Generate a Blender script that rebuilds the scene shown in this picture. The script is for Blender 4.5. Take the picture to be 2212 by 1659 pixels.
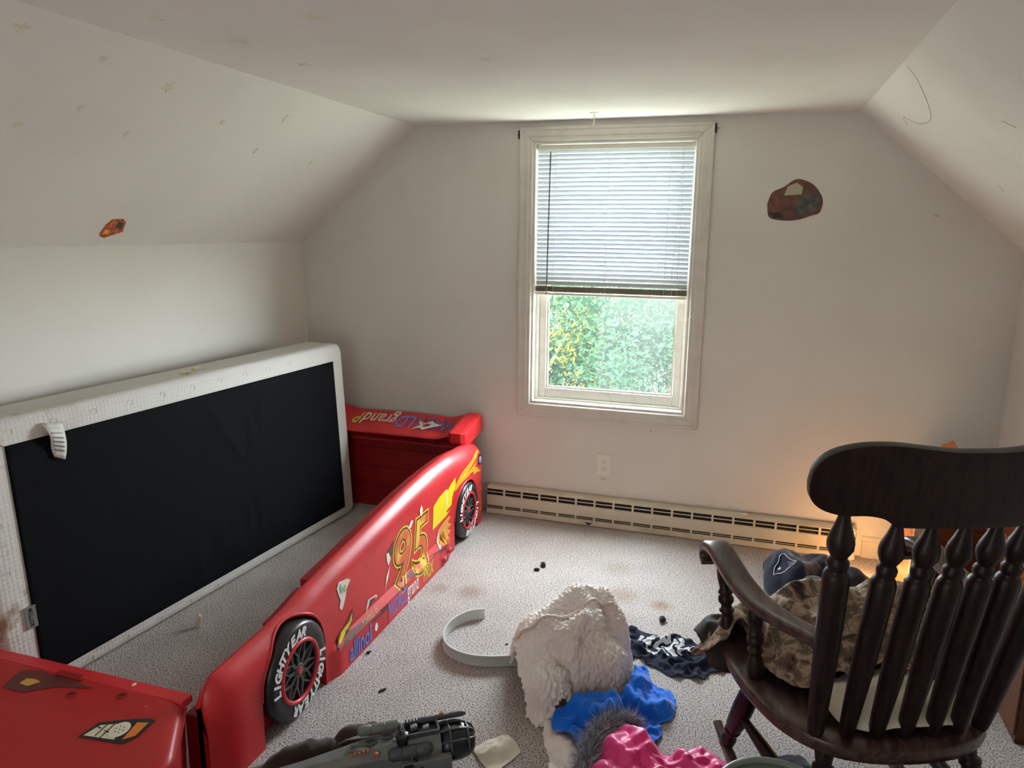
import bpy, bmesh, math, random
import numpy as np
from mathutils import Vector, Matrix, Euler

# ------------------------------------------------------------------ camera, world, lights, exposure
S = bpy.context.scene
COL = S.collection
for o in list(bpy.data.objects):
    bpy.data.objects.remove(o)
cam_d = bpy.data.cameras.new('camera'); cam = bpy.data.objects.new('camera', cam_d); COL.objects.link(cam)
cam.location = (0.8269, -3.9752, 1.637)
cam.rotation_euler = (1.3662, -0.0102, 0.3092)
cam_d.sensor_width = 36.0; cam_d.lens = 26.113; cam_d.clip_start = 0.05
S.camera = cam
S.view_settings.view_transform = 'Standard'; S.view_settings.look = 'None'
S.view_settings.gamma = 1.0; S.view_settings.use_curve_mapping = False
S.view_settings.exposure = 0.0
W = bpy.data.worlds.new('sky'); S.world = W; W.use_nodes = True
bg = W.node_tree.nodes['Background']; bg.inputs[0].default_value = (0.86, 0.93, 1.0, 1); bg.inputs[1].default_value = 56.0

def light(name, kind, loc, rot, energy, color, **kw):
    d = bpy.data.lights.new(name, kind); d.energy = energy; d.color = color
    for k, v in kw.items(): setattr(d, k, v)
    o = bpy.data.objects.new(name, d); COL.objects.link(o); o.location = loc; o.rotation_euler = rot
    return o
R = math.radians
portal = light('window_portal', 'AREA', (0.105, 0.16, 1.38), (R(-90), 0, 0), 1, (1, 1, 1), shape='RECTANGLE', size=0.9, size_y=1.5)
portal.data.cycles.is_portal = True
light('sun', 'SUN', (0, -6, 8), Vector((0.25, 0.75, -0.85)).to_track_quat('-Z', 'Y').to_euler(), 4.0, (1.0, 0.93, 0.78), angle=0.01)
# added unseen fill behind the camera, tilted up to brighten ceiling and slopes
light('fill_light', 'AREA', (-0.2, -4.6, 1.1), (R(128), 0, 0), 17, (1.0, 0.965, 0.93), shape='RECTANGLE', size=1.0, size_y=1.3)

# ------------------------------------------------------------------ helpers
def lin(r, g, b):
    f = lambda c: (c/255/12.92) if c/255 <= 0.04045 else ((c/255+0.055)/1.055)**2.4
    return (f(r), f(g), f(b), 1)

MATS = {}
def mat(name, col, rough=0.6, noise=None, bump=None, spec=0.5, metal=0.0, sheen=0.0, coat=0.0, trans=0.0):
    """noise=(scale, colour2, low, high[, detail]); bump=(scale, strength, distance[, kind])"""
    m = bpy.data.materials.new(name); m.use_nodes = True; MATS[name] = m
    nt = m.node_tree; N = nt.nodes; L = nt.links; p = N['Principled BSDF']
    p.inputs['Base Color'].default_value = col; p.inputs['Roughness'].default_value = rough
    p.inputs['Specular IOR Level'].default_value = spec; p.inputs['Metallic'].default_value = metal
    p.inputs['Sheen Weight'].default_value = sheen; p.inputs['Coat Weight'].default_value = coat
    tc = N.new('ShaderNodeTexCoord')
    if noise:
        n = N.new('ShaderNodeTexNoise'); n.inputs['Scale'].default_value = noise[0]
        n.inputs['Detail'].default_value = noise[4] if len(noise) > 4 else 4
        L.new(tc.outputs['Object'], n.inputs['Vector'])
        r = N.new('ShaderNodeMapRange'); r.inputs[1].default_value = noise[2]; r.inputs[2].default_value = noise[3]
        L.new(n.outputs['Fac'], r.inputs[0])
        mx = N.new('ShaderNodeMix'); mx.data_type = 'RGBA'
        mx.inputs[6].default_value = col; mx.inputs[7].default_value = noise[1]
        L.new(r.outputs[0], mx.inputs[0]); L.new(mx.outputs[2], p.inputs['Base Color'])
    if bump:
        if len(bump) > 3 and bump[3] == 'voronoi':
            b = N.new('ShaderNodeTexVoronoi'); o = 'Distance'
        else:
            b = N.new('ShaderNodeTexNoise'); o = 'Fac'; b.inputs['Detail'].default_value = 5
        b.inputs['Scale'].default_value = bump[0]; L.new(tc.outputs['Object'], b.inputs['Vector'])
        bp = N.new('ShaderNodeBump'); bp.inputs['Strength'].default_value = bump[1]; bp.inputs['Distance'].default_value = bump[2]
        if len(bump) > 3: bp.invert = True
        L.new(b.outputs[o], bp.inputs['Height']); L.new(bp.outputs[0], p.inputs['Normal'])
    return m

def tag(o, label=None, cat=None, group=None, kind=None):
    if label: o['label'] = label
    if cat: o['category'] = cat
    if group: o['group'] = group
    if kind: o['kind'] = kind
    return o

def empty(name, loc, label, cat, group=None):
    o = bpy.data.objects.new(name, None); COL.objects.link(o); o.location = loc
    o.empty_display_size = 0.05
    return tag(o, label, cat, group)

def put(o, parent):
    COL.objects.link(o)
    if parent is not None:
        o.parent = parent
        if parent.type == 'EMPTY':
            o.matrix_parent_inverse = Matrix.Translation(-parent.location)
    return o

def M(name, V, F, m, parent=None, smooth=False, mats=None, fmat=None):
    """vertices are in world coordinates"""
    me = bpy.data.meshes.new(name); me.from_pydata([tuple(v) for v in V], [], [tuple(f) for f in F])
    for mm in ([m] if mats is None else mats): me.materials.append(mm)
    if fmat is not None: me.polygons.foreach_set('material_index', fmat)
    if smooth: me.polygons.foreach_set('use_smooth', [True]*len(me.polygons))
    me.update()
    bm = bmesh.new(); bm.from_mesh(me); bmesh.ops.recalc_face_normals(bm, faces=bm.faces); bm.to_mesh(me); bm.free()
    return put(bpy.data.objects.new(name, me), parent)

class G:
    """collects geometry for one mesh"""
    def __init__(s): s.V = []; s.F = []
    def add(s, V, F):
        n = len(s.V); s.V += [tuple(v) for v in V]; s.F += [tuple(i+n for i in f) for f in F]; return s
    def box(s, a, b):
        x0, y0, z0 = a; x1, y1, z1 = b
        return s.add([(x0,y0,z0),(x1,y0,z0),(x1,y1,z0),(x0,y1,z0),(x0,y0,z1),(x1,y0,z1),(x1,y1,z1),(x0,y1,z1)],
              [(0,3,2,1),(4,5,6,7),(0,1,5,4),(1,2,6,5),(2,3,7,6),(3,0,4,7)])
    def obox(s, c, ax, ay, az, h):
        c = Vector(c); ax, ay, az = [Vector(a).normalized()*k for a, k in zip((ax, ay, az), h)]
        V = [c+sx*ax+sy*ay+sz*az for sz in (-1,1) for sx, sy in ((-1,-1),(1,-1),(1,1),(-1,1))]
        return s.add(V, [(0,3,2,1),(4,5,6,7),(0,1,5,4),(1,2,6,5),(2,3,7,6),(3,0,4,7)])
    def lathe(s, p0, p1, prof, n=16, sx=1.0, side=None):
        """prof: list of (t, r) from p0 to p1; sx flattens along `side`"""
        p0 = Vector(p0); d = Vector(p1)-p0; a = d.normalized()
        q = Vector(side) if side is not None else (Vector((0,0,1)) if abs(a.z) < .9 else Vector((1,0,0)))
        e1 = (q-a*q.dot(a)).normalized(); e2 = a.cross(e1)
        V = []; F = []
        for t, r in prof:
            c = p0+d*t
            for k in range(n):
                w = 2*math.pi*k/n; V.append(c+e1*math.cos(w)*r*sx+e2*math.sin(w)*r)
        for i in range(len(prof)-1):
            for k in range(n):
                k2 = (k+1) % n; F.append((i*n+k, i*n+k2, (i+1)*n+k2, (i+1)*n+k))
        F.append(tuple(range(n-1, -1, -1))); F.append(tuple((len(prof)-1)*n+k for k in range(n)))
        return s.add(V, F)
    def sweep(s, pts, sec, up=(0,0,1), closed=False):
        """sec: list of (side, up) or function(i)->list"""
        P = [Vector(p) for p in pts]; V = []; F = []; up = Vector(up); n = None
        for i, p in enumerate(P):
            if closed: t = (P[(i+1) % len(P)]-P[i-1]).normalized()
            else: t = (P[min(i+1, len(P)-1)]-P[max(i-1, 0)]).normalized()
            sd = t.cross(up).normalized(); u2 = sd.cross(t)
            ss = sec(i) if callable(sec) else sec; n = len(ss)
            V += [p+sd*a+u2*b for a, b in ss]
        m = len(P)
        for i in range(m if closed else m-1):
            for k in range(n):
                k2 = (k+1) % n; j = (i+1) % m
                F.append((i*n+k, i*n+k2, j*n+k2, j*n+k))
        if not closed:
            F.append(tuple(range(n-1, -1, -1))); F.append(tuple((m-1)*n+k for k in range(n)))
        return s.add(V, F)
    def prism(s, poly, axis, a, b):
        """poly: 2D points; axis: 0/1/2 extrusion axis from a to b"""
        def mk(p, c):
            l = list(p); l.insert(axis, c); return tuple(l)
        n = len(poly)
        return s.add([mk(p, a) for p in poly]+[mk(p, b) for p in poly],
                     [tuple(range(n-1, -1, -1)), tuple(range(n, 2*n))]+[(k, (k+1) % n, n+(k+1) % n, n+k) for k in range(n)])
    def build(s, name, m, parent=None, smooth=False):
        return M(name, s.V, s.F, m, parent, smooth)

def circ(r, n=10, sx=1, sy=1): return [(r*sx*math.cos(2*math.pi*k/n), r*sy*math.sin(2*math.pi*k/n)) for k in range(n)]
def rrect(w, h, c, n=3):
    out = []
    for cx, cy, a0 in ((w-c, h-c, 0), (-w+c, h-c, 90), (-w+c, -h+c, 180), (w-c, -h+c, 270)):
        for k in range(n+1):
            a = R(a0+90*k/n); out.append((cx+c*math.cos(a), cy+c*math.sin(a)))
    return out
def spline(pts, n):
    """Catmull-Rom through points"""
    P = np.array(pts, float); P = np.vstack([2*P[0]-P[1], P, 2*P[-1]-P[-2]]); out = []
    m = len(P)-3
    for i in range(m):
        for k in range(n):
            t = k/n; a, b, c, d = P[i:i+4]
            out.append(0.5*((2*b)+(-a+c)*t+(2*a-5*b+4*c-d)*t*t+(-a+3*b-3*c+d)*t**3))
    out.append(P[-2]); return [tuple(p) for p in out]
def bevel(o, w, seg=2, ang=35):
    md = o.modifiers.new('bevel', 'BEVEL'); md.width = w; md.segments = seg; md.limit_method = 'ANGLE'; md.angle_limit = R(ang)
    md.harden_normals = False
    return o
def smooth_by(o, ang=35):
    me = o.data; me.polygons.foreach_set('use_smooth', [True]*len(me.polygons))
    me.set_sharp_from_angle(angle=R(ang)); return o

def text_mesh(s, size, offset=0.0, shear=0.0, extrude=0.0, sx=1.0, spacing=1.0, res=3, fine=0):
    cu = bpy.data.curves.new('t', 'FONT'); cu.body = s; cu.size = size; cu.offset = offset; cu.shear = shear
    cu.extrude = extrude; cu.space_character = spacing; cu.resolution_u = res
    o = bpy.data.objects.new('t', cu); COL.objects.link(o)
    dg = bpy.context.evaluated_depsgraph_get(); me = bpy.data.meshes.new_from_object(o.evaluated_get(dg))
    V = [(v.co.x*sx, v.co.y, v.co.z) for v in me.vertices]; F = [tuple(p.vertices) for p in me.polygons]
    bpy.data.objects.remove(o); bpy.data.curves.remove(cu); bpy.data.meshes.remove(me)
    if fine:
        bm = bmesh.new(); vs = [bm.verts.new(v) for v in V]
        for f in F:
            try: bm.faces.new([vs[i] for i in f])
            except ValueError: pass
        bmesh.ops.triangulate(bm, faces=bm.faces[:])
        for q in range(5):
            ed = [e for e in bm.edges if e.calc_length() > fine]
            if not ed: break
            bmesh.ops.subdivide_edges(bm, edges=ed, cuts=1); bmesh.ops.triangulate(bm, faces=[f for f in bm.faces if len(f.verts) > 3])
        bm.verts.index_update(); V = [tuple(v.co) for v in bm.verts]; F = [tuple(v.index for v in f.verts) for f in bm.faces]; bm.free()
    return V, F

def vnoise(x, y, seed=0, oct=3, scale=1.0):
    """smooth value noise on numpy arrays"""
    x = np.asarray(x, float)*scale; y = np.asarray(y, float)*scale; out = 0; a = 1; tot = 0
    rs = np.random.RandomState(seed); T = rs.rand(64, 64)
    for o in range(oct):
        xi = np.floor(x).astype(int); yi = np.floor(y).astype(int); fx = x-xi; fy = y-yi
        fx = fx*fx*(3-2*fx); fy = fy*fy*(3-2*fy)
        g = lambda i, j: T[i % 64, j % 64]
        v = (g(xi, yi)*(1-fx)+g(xi+1, yi)*fx)*(1-fy)+(g(xi, yi+1)*(1-fx)+g(xi+1, yi+1)*fx)*fy
        out = out+a*v; tot += a; a *= .5; x = x*2+17.3; y = y*2+9.1
    return out/tot*2-1

def inside(px, py, poly):
    c = np.zeros(px.shape, bool); n = len(poly)
    for i in range(n):
        x0, y0 = poly[i]; x1, y1 = poly[(i+1) % n]
        if y0 == y1: continue
        k = ((y0 > py) != (y1 > py)) & (px < (x1-x0)*(py-y0)/(y1-y0)+x0)
        c ^= k
    return c
def edge_near(px, py, poly):
    best = np.full(px.shape, 9e9); bx = px.copy(); by = py.copy(); n = len(poly)
    for i in range(n):
        x0, y0 = poly[i]; x1, y1 = poly[(i+1) % n]; dx, dy = x1-x0, y1-y0
        t = np.clip(((px-x0)*dx+(py-y0)*dy)/(dx*dx+dy*dy+1e-12), 0, 1)
        qx = x0+t*dx; qy = y0+t*dy; d = np.hypot(px-qx, py-qy); k = d < best
        best = np.where(k, d, best); bx = np.where(k, qx, bx); by = np.where(k, qy, by)
    return best, bx, by

def cloth(name, poly, m, parent=None, hf=None, s=1.18, dx=0.011, steps=90, iters=7, seed=1, amp=0.02, nscale=14, aniso=(1, 1),
          thick=0.004, hold=0.25, bend=0.5, sub=1, z0=0.006, post=None, smooth_poly=6, gap=0.004, dens=None, folds=.012, fscale=16):
    """a crumpled piece of cloth: longer than its footprint, buckled by position based dynamics and dropped on hf"""
    if hf is None: hf = lambda x, y: np.zeros_like(x)
    if smooth_poly:
        P = [np.array(p) for p in poly]; pp = spline([P[-1], *P, P[0], P[1]], smooth_poly)
        poly = [tuple(p) for p in pp[smooth_poly:-smooth_poly-1]]
    xs = [p[0] for p in poly]; ys = [p[1] for p in poly]
    gx = np.arange(min(xs)-dx, max(xs)+dx*1.5, dx); gy = np.arange(min(ys)-dx, max(ys)+dx*1.5, dx)
    X, Y = np.meshgrid(gx, gy, indexing='ij')
    ins = inside(X, Y, poly); d, bx, by = edge_near(X, Y, poly)
    use = ins | (d < dx*0.75)
    out = use & ~ins; X = np.where(out, bx, X); Y = np.where(out, by, Y)
    border = np.minimum(1, d/(3.0*dx)); border[out] = 0
    H = hf(X, Y)
    Z = H+z0+border*amp*(0.5+vnoise(X*aniso[0], Y*aniso[1], seed, 2, nscale)*1.2+0.5*vnoise(X*aniso[0], Y*aniso[1], seed+7, 1, nscale*2.3))
    P = np.stack([X, Y, Z], -1); P0 = P.copy(); PV = P.copy(); use_f = use[..., None].astype(float)
    P00 = np.stack([X, Y, H], -1)
    cons = []
    def add(a, b, st, sc):
        A = use[a] & use[b]; L0 = np.linalg.norm(P00[a]-P00[b], axis=-1)
        if dens is not None: scl = 1+(sc-1)*0.5*(dens(X[a], Y[a])+dens(X[b], Y[b]))
        else: scl = sc
        cons.append((a, b, (A[..., None])*st*0.5, L0*scl))
    nx, ny = X.shape; sl = slice
    for par in (0, 1):
        n0 = (nx-1-par)//2*2; add((sl(par, par+n0, 2), sl(None)), (sl(par+1, par+n0+1, 2), sl(None)), 1, s)
        n1 = (ny-1-par)//2*2; add((sl(None), sl(par, par+n1, 2)), (sl(None), sl(par+1, par+n1+1, 2)), 1, s)
    add((sl(0, nx-1), sl(0, ny-1)), (sl(1, nx), sl(1, ny)), 0.35, s)
    add((sl(1, nx), sl(0, ny-1)), (sl(0, nx-1), sl(1, ny)), 0.35, s)
    for k in (2, 4):
        add((sl(0, nx-k), sl(None)), (sl(k, nx), sl(None)), bend*.3, s if k == 2 else (1+(s-1)*.9))
        add((sl(None), sl(0, ny-k)), (sl(None), sl(k, ny)), bend*.3, s if k == 2 else (1+(s-1)*.9))
    hb = (border < 0.99)[..., None]
    for it in range(steps):
        vel = (P-PV)*0.93; PV = P.copy(); P = P+vel*use_f; P[..., 2] -= 0.0006*use
        for q in range(iters):
            for a, b, w, L0 in cons:
                D = P[b]-P[a]; l = np.linalg.norm(D, axis=-1)+1e-9
                c = D*((l-L0)/l)[..., None]*w
                P[a] += c; P[b] -= c
            P[..., :2] = np.where(hb, P[..., :2]+(P0[..., :2]-P[..., :2])*hold, P[..., :2]+(P0[..., :2]-P[..., :2])*0.01)
        hh = hf(P[..., 0], P[..., 1])+gap
        low = P[..., 2] < hh
        P[..., 2] = np.where(low, hh, P[..., 2])
        PV[..., :2] = np.where(low[..., None], PV[..., :2]+(P[..., :2]-PV[..., :2])*0.6, PV[..., :2])
    # light smoothing
    for q in range(1):
        A = P.copy(); w = use_f
        sm = np.zeros_like(P); cn = np.zeros(P.shape[:2]+(1,))
        for ax, sh in ((0, 1), (0, -1), (1, 1), (1, -1)):
            sm += np.roll(A*w, sh, ax); cn += np.roll(w, sh, ax)
        k = (cn[..., 0] >= 4) & use
        P[k] = P[k]*0.6+(sm/np.maximum(cn, 1))[k]*0.4
    if folds:
        wx_ = X+.03*vnoise(X, Y, seed+31, 2, 9); wy_ = Y+.03*vnoise(X, Y, seed+47, 2, 9)
        r1 = 1-np.abs(vnoise(wx_*1.6, wy_, seed+3, 1, fscale)); r2 = 1-np.abs(vnoise(wx_, wy_*1.5, seed+5, 1, fscale*1.9))
        P[..., 2] += border*folds*((r1**5)*1.0+(r2**4)*.45-.35)
    if post is not None: P = post(P, X, Y)
    P[..., 2] = np.maximum(P[..., 2], hf(P[..., 0], P[..., 1])+gap*0.6)
    idx = -np.ones(use.shape, int); idx[use] = np.arange(use.sum()); V = P[use]
    F = []
    for i in range(nx-1):
        for j in range(ny-1):
            q = [idx[i, j], idx[i+1, j], idx[i+1, j+1], idx[i, j+1]]
            q = [k for k in q if k >= 0]
            if len(q) >= 3: F.append(tuple(q))
    me = bpy.data.meshes.new(name); me.from_pydata(V.tolist(), [], F); me.materials.append(m)
    me.polygons.foreach_set('use_smooth', [True]*len(me.polygons)); me.update()
    o = put(bpy.data.objects.new(name, me), parent)
    md = o.modifiers.new('solid', 'SOLIDIFY'); md.thickness = thick; md.offset = -1 if False else 0
    if sub:
        ms = o.modifiers.new('sub', 'SUBSURF'); ms.levels = sub; ms.render_levels = sub
    return o

from mathutils.bvhtree import BVHTree
def height_over(objs, x0, x1, y0, y1, base=None, step=.006, lift=.003):
    """height field of finished objects, so that the next cloth can lie on top of them"""
    dg = bpy.context.evaluated_depsgraph_get()
    xs = np.arange(x0, x1, step); ys = np.arange(y0, y1, step); Z = np.zeros((len(xs), len(ys)))
    if base is not None: Z = base(*np.meshgrid(xs, ys, indexing='ij'))+0.0
    for o in objs:
        t = BVHTree.FromObject(o, dg)
        for i, x in enumerate(xs):
            for j, y in enumerate(ys):
                h = t.ray_cast(Vector((x, y, 2)), Vector((0, 0, -1)))[0]
                if h is not None and h.z > Z[i, j]: Z[i, j] = h.z
    A = Z.copy()
    for a, b in ((1, 0), (-1, 0), (0, 1), (0, -1)): A = np.maximum(A, np.roll(np.roll(Z, a, 0), b, 1))
    B = A.copy()
    for q in range(2):
        B = (np.roll(B, 1, 0)+np.roll(B, -1, 0)+np.roll(B, 1, 1)+np.roll(B, -1, 1)+B*2)/6
    Z = np.maximum(A, B)+lift*(A > .004)
    def f(x, y):
        u = np.clip((x-x0)/step, 0, len(xs)-1.001); v = np.clip((y-y0)/step, 0, len(ys)-1.001)
        i = u.astype(int); j = v.astype(int); a = u-i; b = v-j
        return (Z[i, j]*(1-a)+Z[i+1, j]*a)*(1-b)+(Z[i, j+1]*(1-a)+Z[i+1, j+1]*a)*b
    return f

# ------------------------------------------------------------------ materials
def wall_mat():
    m = mat('wall_paint', lin(226, 223, 216), 0.75, noise=(1.6, lin(217, 213, 205), 0.35, 0.7, 6), bump=(160, 0.06, 0.002), spec=0.25)
    return m
m_wall = wall_mat()
m_ceil = mat('ceiling_paint', lin(234, 231, 227), 0.8, noise=(2.2, lin(227, 224, 219), 0.4, 0.7, 5), bump=(120, 0.05, 0.002), spec=0.2)
m_trim = mat('trim_paint', lin(214, 209, 200), 0.4, noise=(9, lin(202, 196, 186), 0.45, 0.8), spec=0.4)
m_vinyl = mat('window_vinyl', lin(236, 234, 226), 0.35, noise=(14, lin(222, 216, 202), 0.5, 0.8))
m_dark = mat('dark_gap', lin(38, 34, 30), 0.8)
m_heater = mat('heater_enamel', lin(214, 206, 186), 0.42, noise=(7, lin(196, 184, 160), 0.45, 0.8), spec=0.4)
m_white = mat('white_plastic', lin(230, 226, 214), 0.35)
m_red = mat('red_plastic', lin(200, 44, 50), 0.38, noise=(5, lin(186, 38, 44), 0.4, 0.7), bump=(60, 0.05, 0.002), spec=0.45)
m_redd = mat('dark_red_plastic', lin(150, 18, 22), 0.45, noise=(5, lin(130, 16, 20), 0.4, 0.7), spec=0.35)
m_tire = mat('black_tyre_plastic', lin(34, 36, 38), 0.36, spec=0.5)
m_hub = mat('grey_hub_plastic', lin(78, 78, 80), 0.5)
m_rim = mat('red_rim_plastic', lin(205, 50, 60), 0.35)
m_yel = mat('yellow_print', lin(224, 202, 34), 0.35)
m_org = mat('orange_print', lin(226, 150, 40), 0.35)
m_dorg = mat('ochre_print', lin(200, 140, 60), 0.4)
m_blk = mat('black_print', lin(26, 26, 28), 0.4)
m_maroon = mat('maroon_print', lin(92, 48, 52), 0.4)
m_blue = mat('blue_print', lin(90, 130, 215), 0.4)
m_wht = mat('white_print', lin(235, 235, 235), 0.4)
m_grn = mat('green_print', lin(120, 190, 70), 0.4)
m_tyl = mat('lime_print', lin(200, 205, 60), 0.4)
m_gold = mat('red_gold_print', lin(205, 90, 50), 0.35, noise=(9, lin(230, 180, 60), 0.45, 0.6, 1))
m_paper = mat('torn_paper', lin(226, 214, 200), 0.8)
m_blackcloth = mat('black_dust_cover', lin(13, 15, 19), 0.85, noise=(40, lin(10, 12, 15), 0.4, 0.6), bump=(700, 0.1, 0.001), spec=0.12, sheen=0.0)
m_gplas = mat('grey_strip_plastic', lin(196, 200, 198), 0.4, spec=0.4)
m_oak = None

def carpet_mat():
    m = bpy.data.materials.new('carpet'); m.use_nodes = True; nt = m.node_tree; N = nt.nodes; L = nt.links; p = N['Principled BSDF']
    p.inputs['Roughness'].default_value = 0.95; p.inputs['Specular IOR Level'].default_value = 0.1
    tc = N.new('ShaderNodeTexCoord')
    n1 = N.new('ShaderNodeTexNoise'); n1.inputs['Scale'].default_value = 185; n1.inputs['Detail'].default_value = 2
    n2 = N.new('ShaderNodeTexNoise'); n2.inputs['Scale'].default_value = 5; n2.inputs['Detail'].default_value = 5
    n3 = N.new('ShaderNodeTexNoise'); n3.inputs['Scale'].default_value = 1.7; n3.inputs['Detail'].default_value = 3
    for n in (n1, n2, n3): L.new(tc.outputs['Object'], n.inputs['Vector'])
    r1 = N.new('ShaderNodeValToRGB'); e = r1.color_ramp.elements
    e[0].position = 0.38; e[0].color = lin(116, 103, 95); e[1].position = 0.60; e[1].color = lin(208, 205, 205)
    k = e.new(0.47); k.color = lin(184, 175, 169)
    L.new(n1.outputs['Fac'], r1.inputs[0])
    mr = N.new('ShaderNodeMapRange'); mr.inputs[1].default_value = 0.35; mr.inputs[2].default_value = 0.7; mr.inputs[3].default_value = 1.0; mr.inputs[4].default_value = 0.84
    L.new(n2.outputs['Fac'], mr.inputs[0])
    mx = N.new('ShaderNodeMix'); mx.data_type = 'RGBA'; mx.blend_type = 'MULTIPLY'; mx.inputs[0].default_value = 1
    L.new(r1.outputs[0], mx.inputs[6]); L.new(mr.outputs[0], mx.inputs[7])
    last = mx.outputs[2]
    # stains at fixed places: (x, y, radius, colour, strength)
    for (x, y, r, c, st) in ((-.30, -1.02, .09, lin(176, 140, 110), .45), (-.45, -1.03, .07, lin(176, 145, 120), .35), (.37, -.82, .10, lin(196, 160, 110), .4),
                             (.55, -.86, .06, lin(205, 160, 90), .55), (-.1, -.30, .5, lin(160, 135, 110), .3), (.9, -.35, .5, lin(160, 132, 105), .35), (.05, -2.0, .14, lin(190, 160, 140), .3), (.30, -.55, .12, lin(200, 165, 120), .3)):
        mp = N.new('ShaderNodeMapping'); mp.vector_type = 'POINT'; mp.inputs['Location'].default_value = (-x, -y, 0)
        L.new(tc.outputs['Object'], mp.inputs[0])
        ad = N.new('ShaderNodeVectorMath'); ad.operation = 'LENGTH'; L.new(mp.outputs[0], ad.inputs[0])
        dn = N.new('ShaderNodeMath'); dn.operation = 'MULTIPLY_ADD'; L.new(n2.outputs['Fac'], dn.inputs[0]); dn.inputs[1].default_value = r*1.2; L.new(ad.outputs['Value'], dn.inputs[2])
        m2 = N.new('ShaderNodeMapRange'); m2.interpolation_type = 'SMOOTHSTEP'; m2.inputs[1].default_value = r*0.7; m2.inputs[2].default_value = r*1.7; m2.inputs[3].default_value = st; m2.inputs[4].default_value = 0
        L.new(dn.outputs[0], m2.inputs[0])
        mz = N.new('ShaderNodeMix'); mz.data_type = 'RGBA'; mz.blend_type = 'MULTIPLY'; L.new(m2.outputs[0], mz.inputs[0]); L.new(last, mz.inputs[6]); mz.inputs[7].default_value = c
        last = mz.outputs[2]
    L.new(last, p.inputs['Base Color'])
    bp = N.new('ShaderNodeBump'); bp.inputs['Strength'].default_value = 0.7; bp.inputs['Distance'].default_value = 0.006
    L.new(n1.outputs['Fac'], bp.inputs['Height']); L.new(bp.outputs[0], p.inputs['Normal'])
    return m
m_carpet = carpet_mat()

def wood_mat(name, c1, c2, scale=(3, 3, 40), rough=0.4, spec=0.5, coat=0.0, rot=(0, 0, 0)):
    m = bpy.data.materials.new(name); m.use_nodes = True; nt = m.node_tree; N = nt.nodes; L = nt.links; p = N['Principled BSDF']
    p.inputs['Roughness'].default_value = rough; p.inputs['Specular IOR Level'].default_value = spec; p.inputs['Coat Weight'].default_value = coat
    tc = N.new('ShaderNodeTexCoord'); mp = N.new('ShaderNodeMapping'); mp.inputs['Scale'].default_value = scale; mp.inputs['Rotation'].default_value = rot
    L.new(tc.outputs['Object'], mp.inputs[0])
    n = N.new('ShaderNodeTexNoise'); n.inputs['Scale'].default_value = 1.0; n.inputs['Detail'].default_value = 6; n.inputs['Distortion'].default_value = 0.6
    L.new(mp.outputs[0], n.inputs['Vector'])
    r = N.new('ShaderNodeValToRGB'); r.color_ramp.elements[0].position = 0.38; r.color_ramp.elements[0].color = c1
    r.color_ramp.elements[1].position = 0.62; r.color_ramp.elements[1].color = c2
    L.new(n.outputs['Fac'], r.inputs[0]); L.new(r.outputs[0], p.inputs['Base Color'])
    bp = N.new('ShaderNodeBump'); bp.inputs['Strength'].default_value = 0.12; bp.inputs['Distance'].default_value = 0.001
    L.new(n.outputs['Fac'], bp.inputs['Height']); L.new(bp.outputs[0], p.inputs['Normal'])
    return m
m_chair = wood_mat('dark_stained_oak', lin(26, 16, 14), lin(44, 28, 24), (90, 90, 5), 0.4, 0.28)
m_chairh = wood_mat('worn_dark_oak', lin(48, 32, 28), lin(84, 62, 54), (60, 8, 60), 0.3, 0.5)
m_pine = wood_mat('orange_pine', lin(176, 96, 50), lin(214, 134, 78), (4, 5, 60), 0.45)
m_pined = wood_mat('brown_varnished_board', lin(120, 58, 32), lin(160, 84, 46), (3, 5, 60), 0.45)
m_ply = wood_mat('pale_board_edge', lin(176, 140, 104), lin(206, 172, 132), (40, 4, 40), 0.5)

# ------------------------------------------------------------------ room shell
XL, XR, XA, XB, ZK, HC, YB = -1.766, 2.014, -1.020, 1.262, 1.555, 2.2, -4.8
wx0, wx1, wz0, wz1 = -0.325, 0.535, 0.672, 2.098      # window opening
def struct(o): o['kind'] = 'structure'; return o
g = G().box((XL-.1, YB, -.05), (XR+.1, 0, 0)); struct(g.build('floor', m_carpet))
g = G()
for poly in ([(XL-.15, -.05), (wx0, -.05), (wx0, HC+.15), (XA, HC+.15), (XL-.15, ZK+.1)],
             [(wx1, -.05), (XR+.15, -.05), (XR+.15, ZK+.1), (XB, HC+.15), (wx1, HC+.15)],
             [(wx0, -.05), (wx1, -.05), (wx1, wz0), (wx0, wz0)], [(wx0, wz1), (wx1, wz1), (wx1, HC+.15), (wx0, HC+.15)]):
    g.prism(poly, 1, 0, 0.16)
struct(g.build('wall_back', m_wall))
struct(G().box((XL-.1, YB, 0), (XL, 0, ZK)).build('wall_left', m_wall))
struct(G().box((XR, YB, 0), (XR+.1, 0, ZK)).build('wall_right', m_wall))
struct(G().prism([(XL, ZK), (XA, HC), (XA, HC+.1), (XL-.1, ZK+.06), (XL-.1, ZK)], 1, YB, 0).build('ceiling_left', m_ceil))
struct(G().prism([(XR, ZK), (XB, HC), (XB, HC+.1), (XR+.1, ZK+.06), (XR+.1, ZK)], 1, YB, 0).build('ceiling_right', m_ceil))
struct(G().box((XA, YB, HC), (XB, 0, HC+.1)).build('ceiling', m_ceil))
struct(G().prism([(XL-.1, 0), (XR+.1, 0), (XR+.1, ZK), (XB, HC+.1), (XA, HC+.1), (XL-.1, ZK)], 1, YB-.1, YB).build('wall_front', m_wall))
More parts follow.
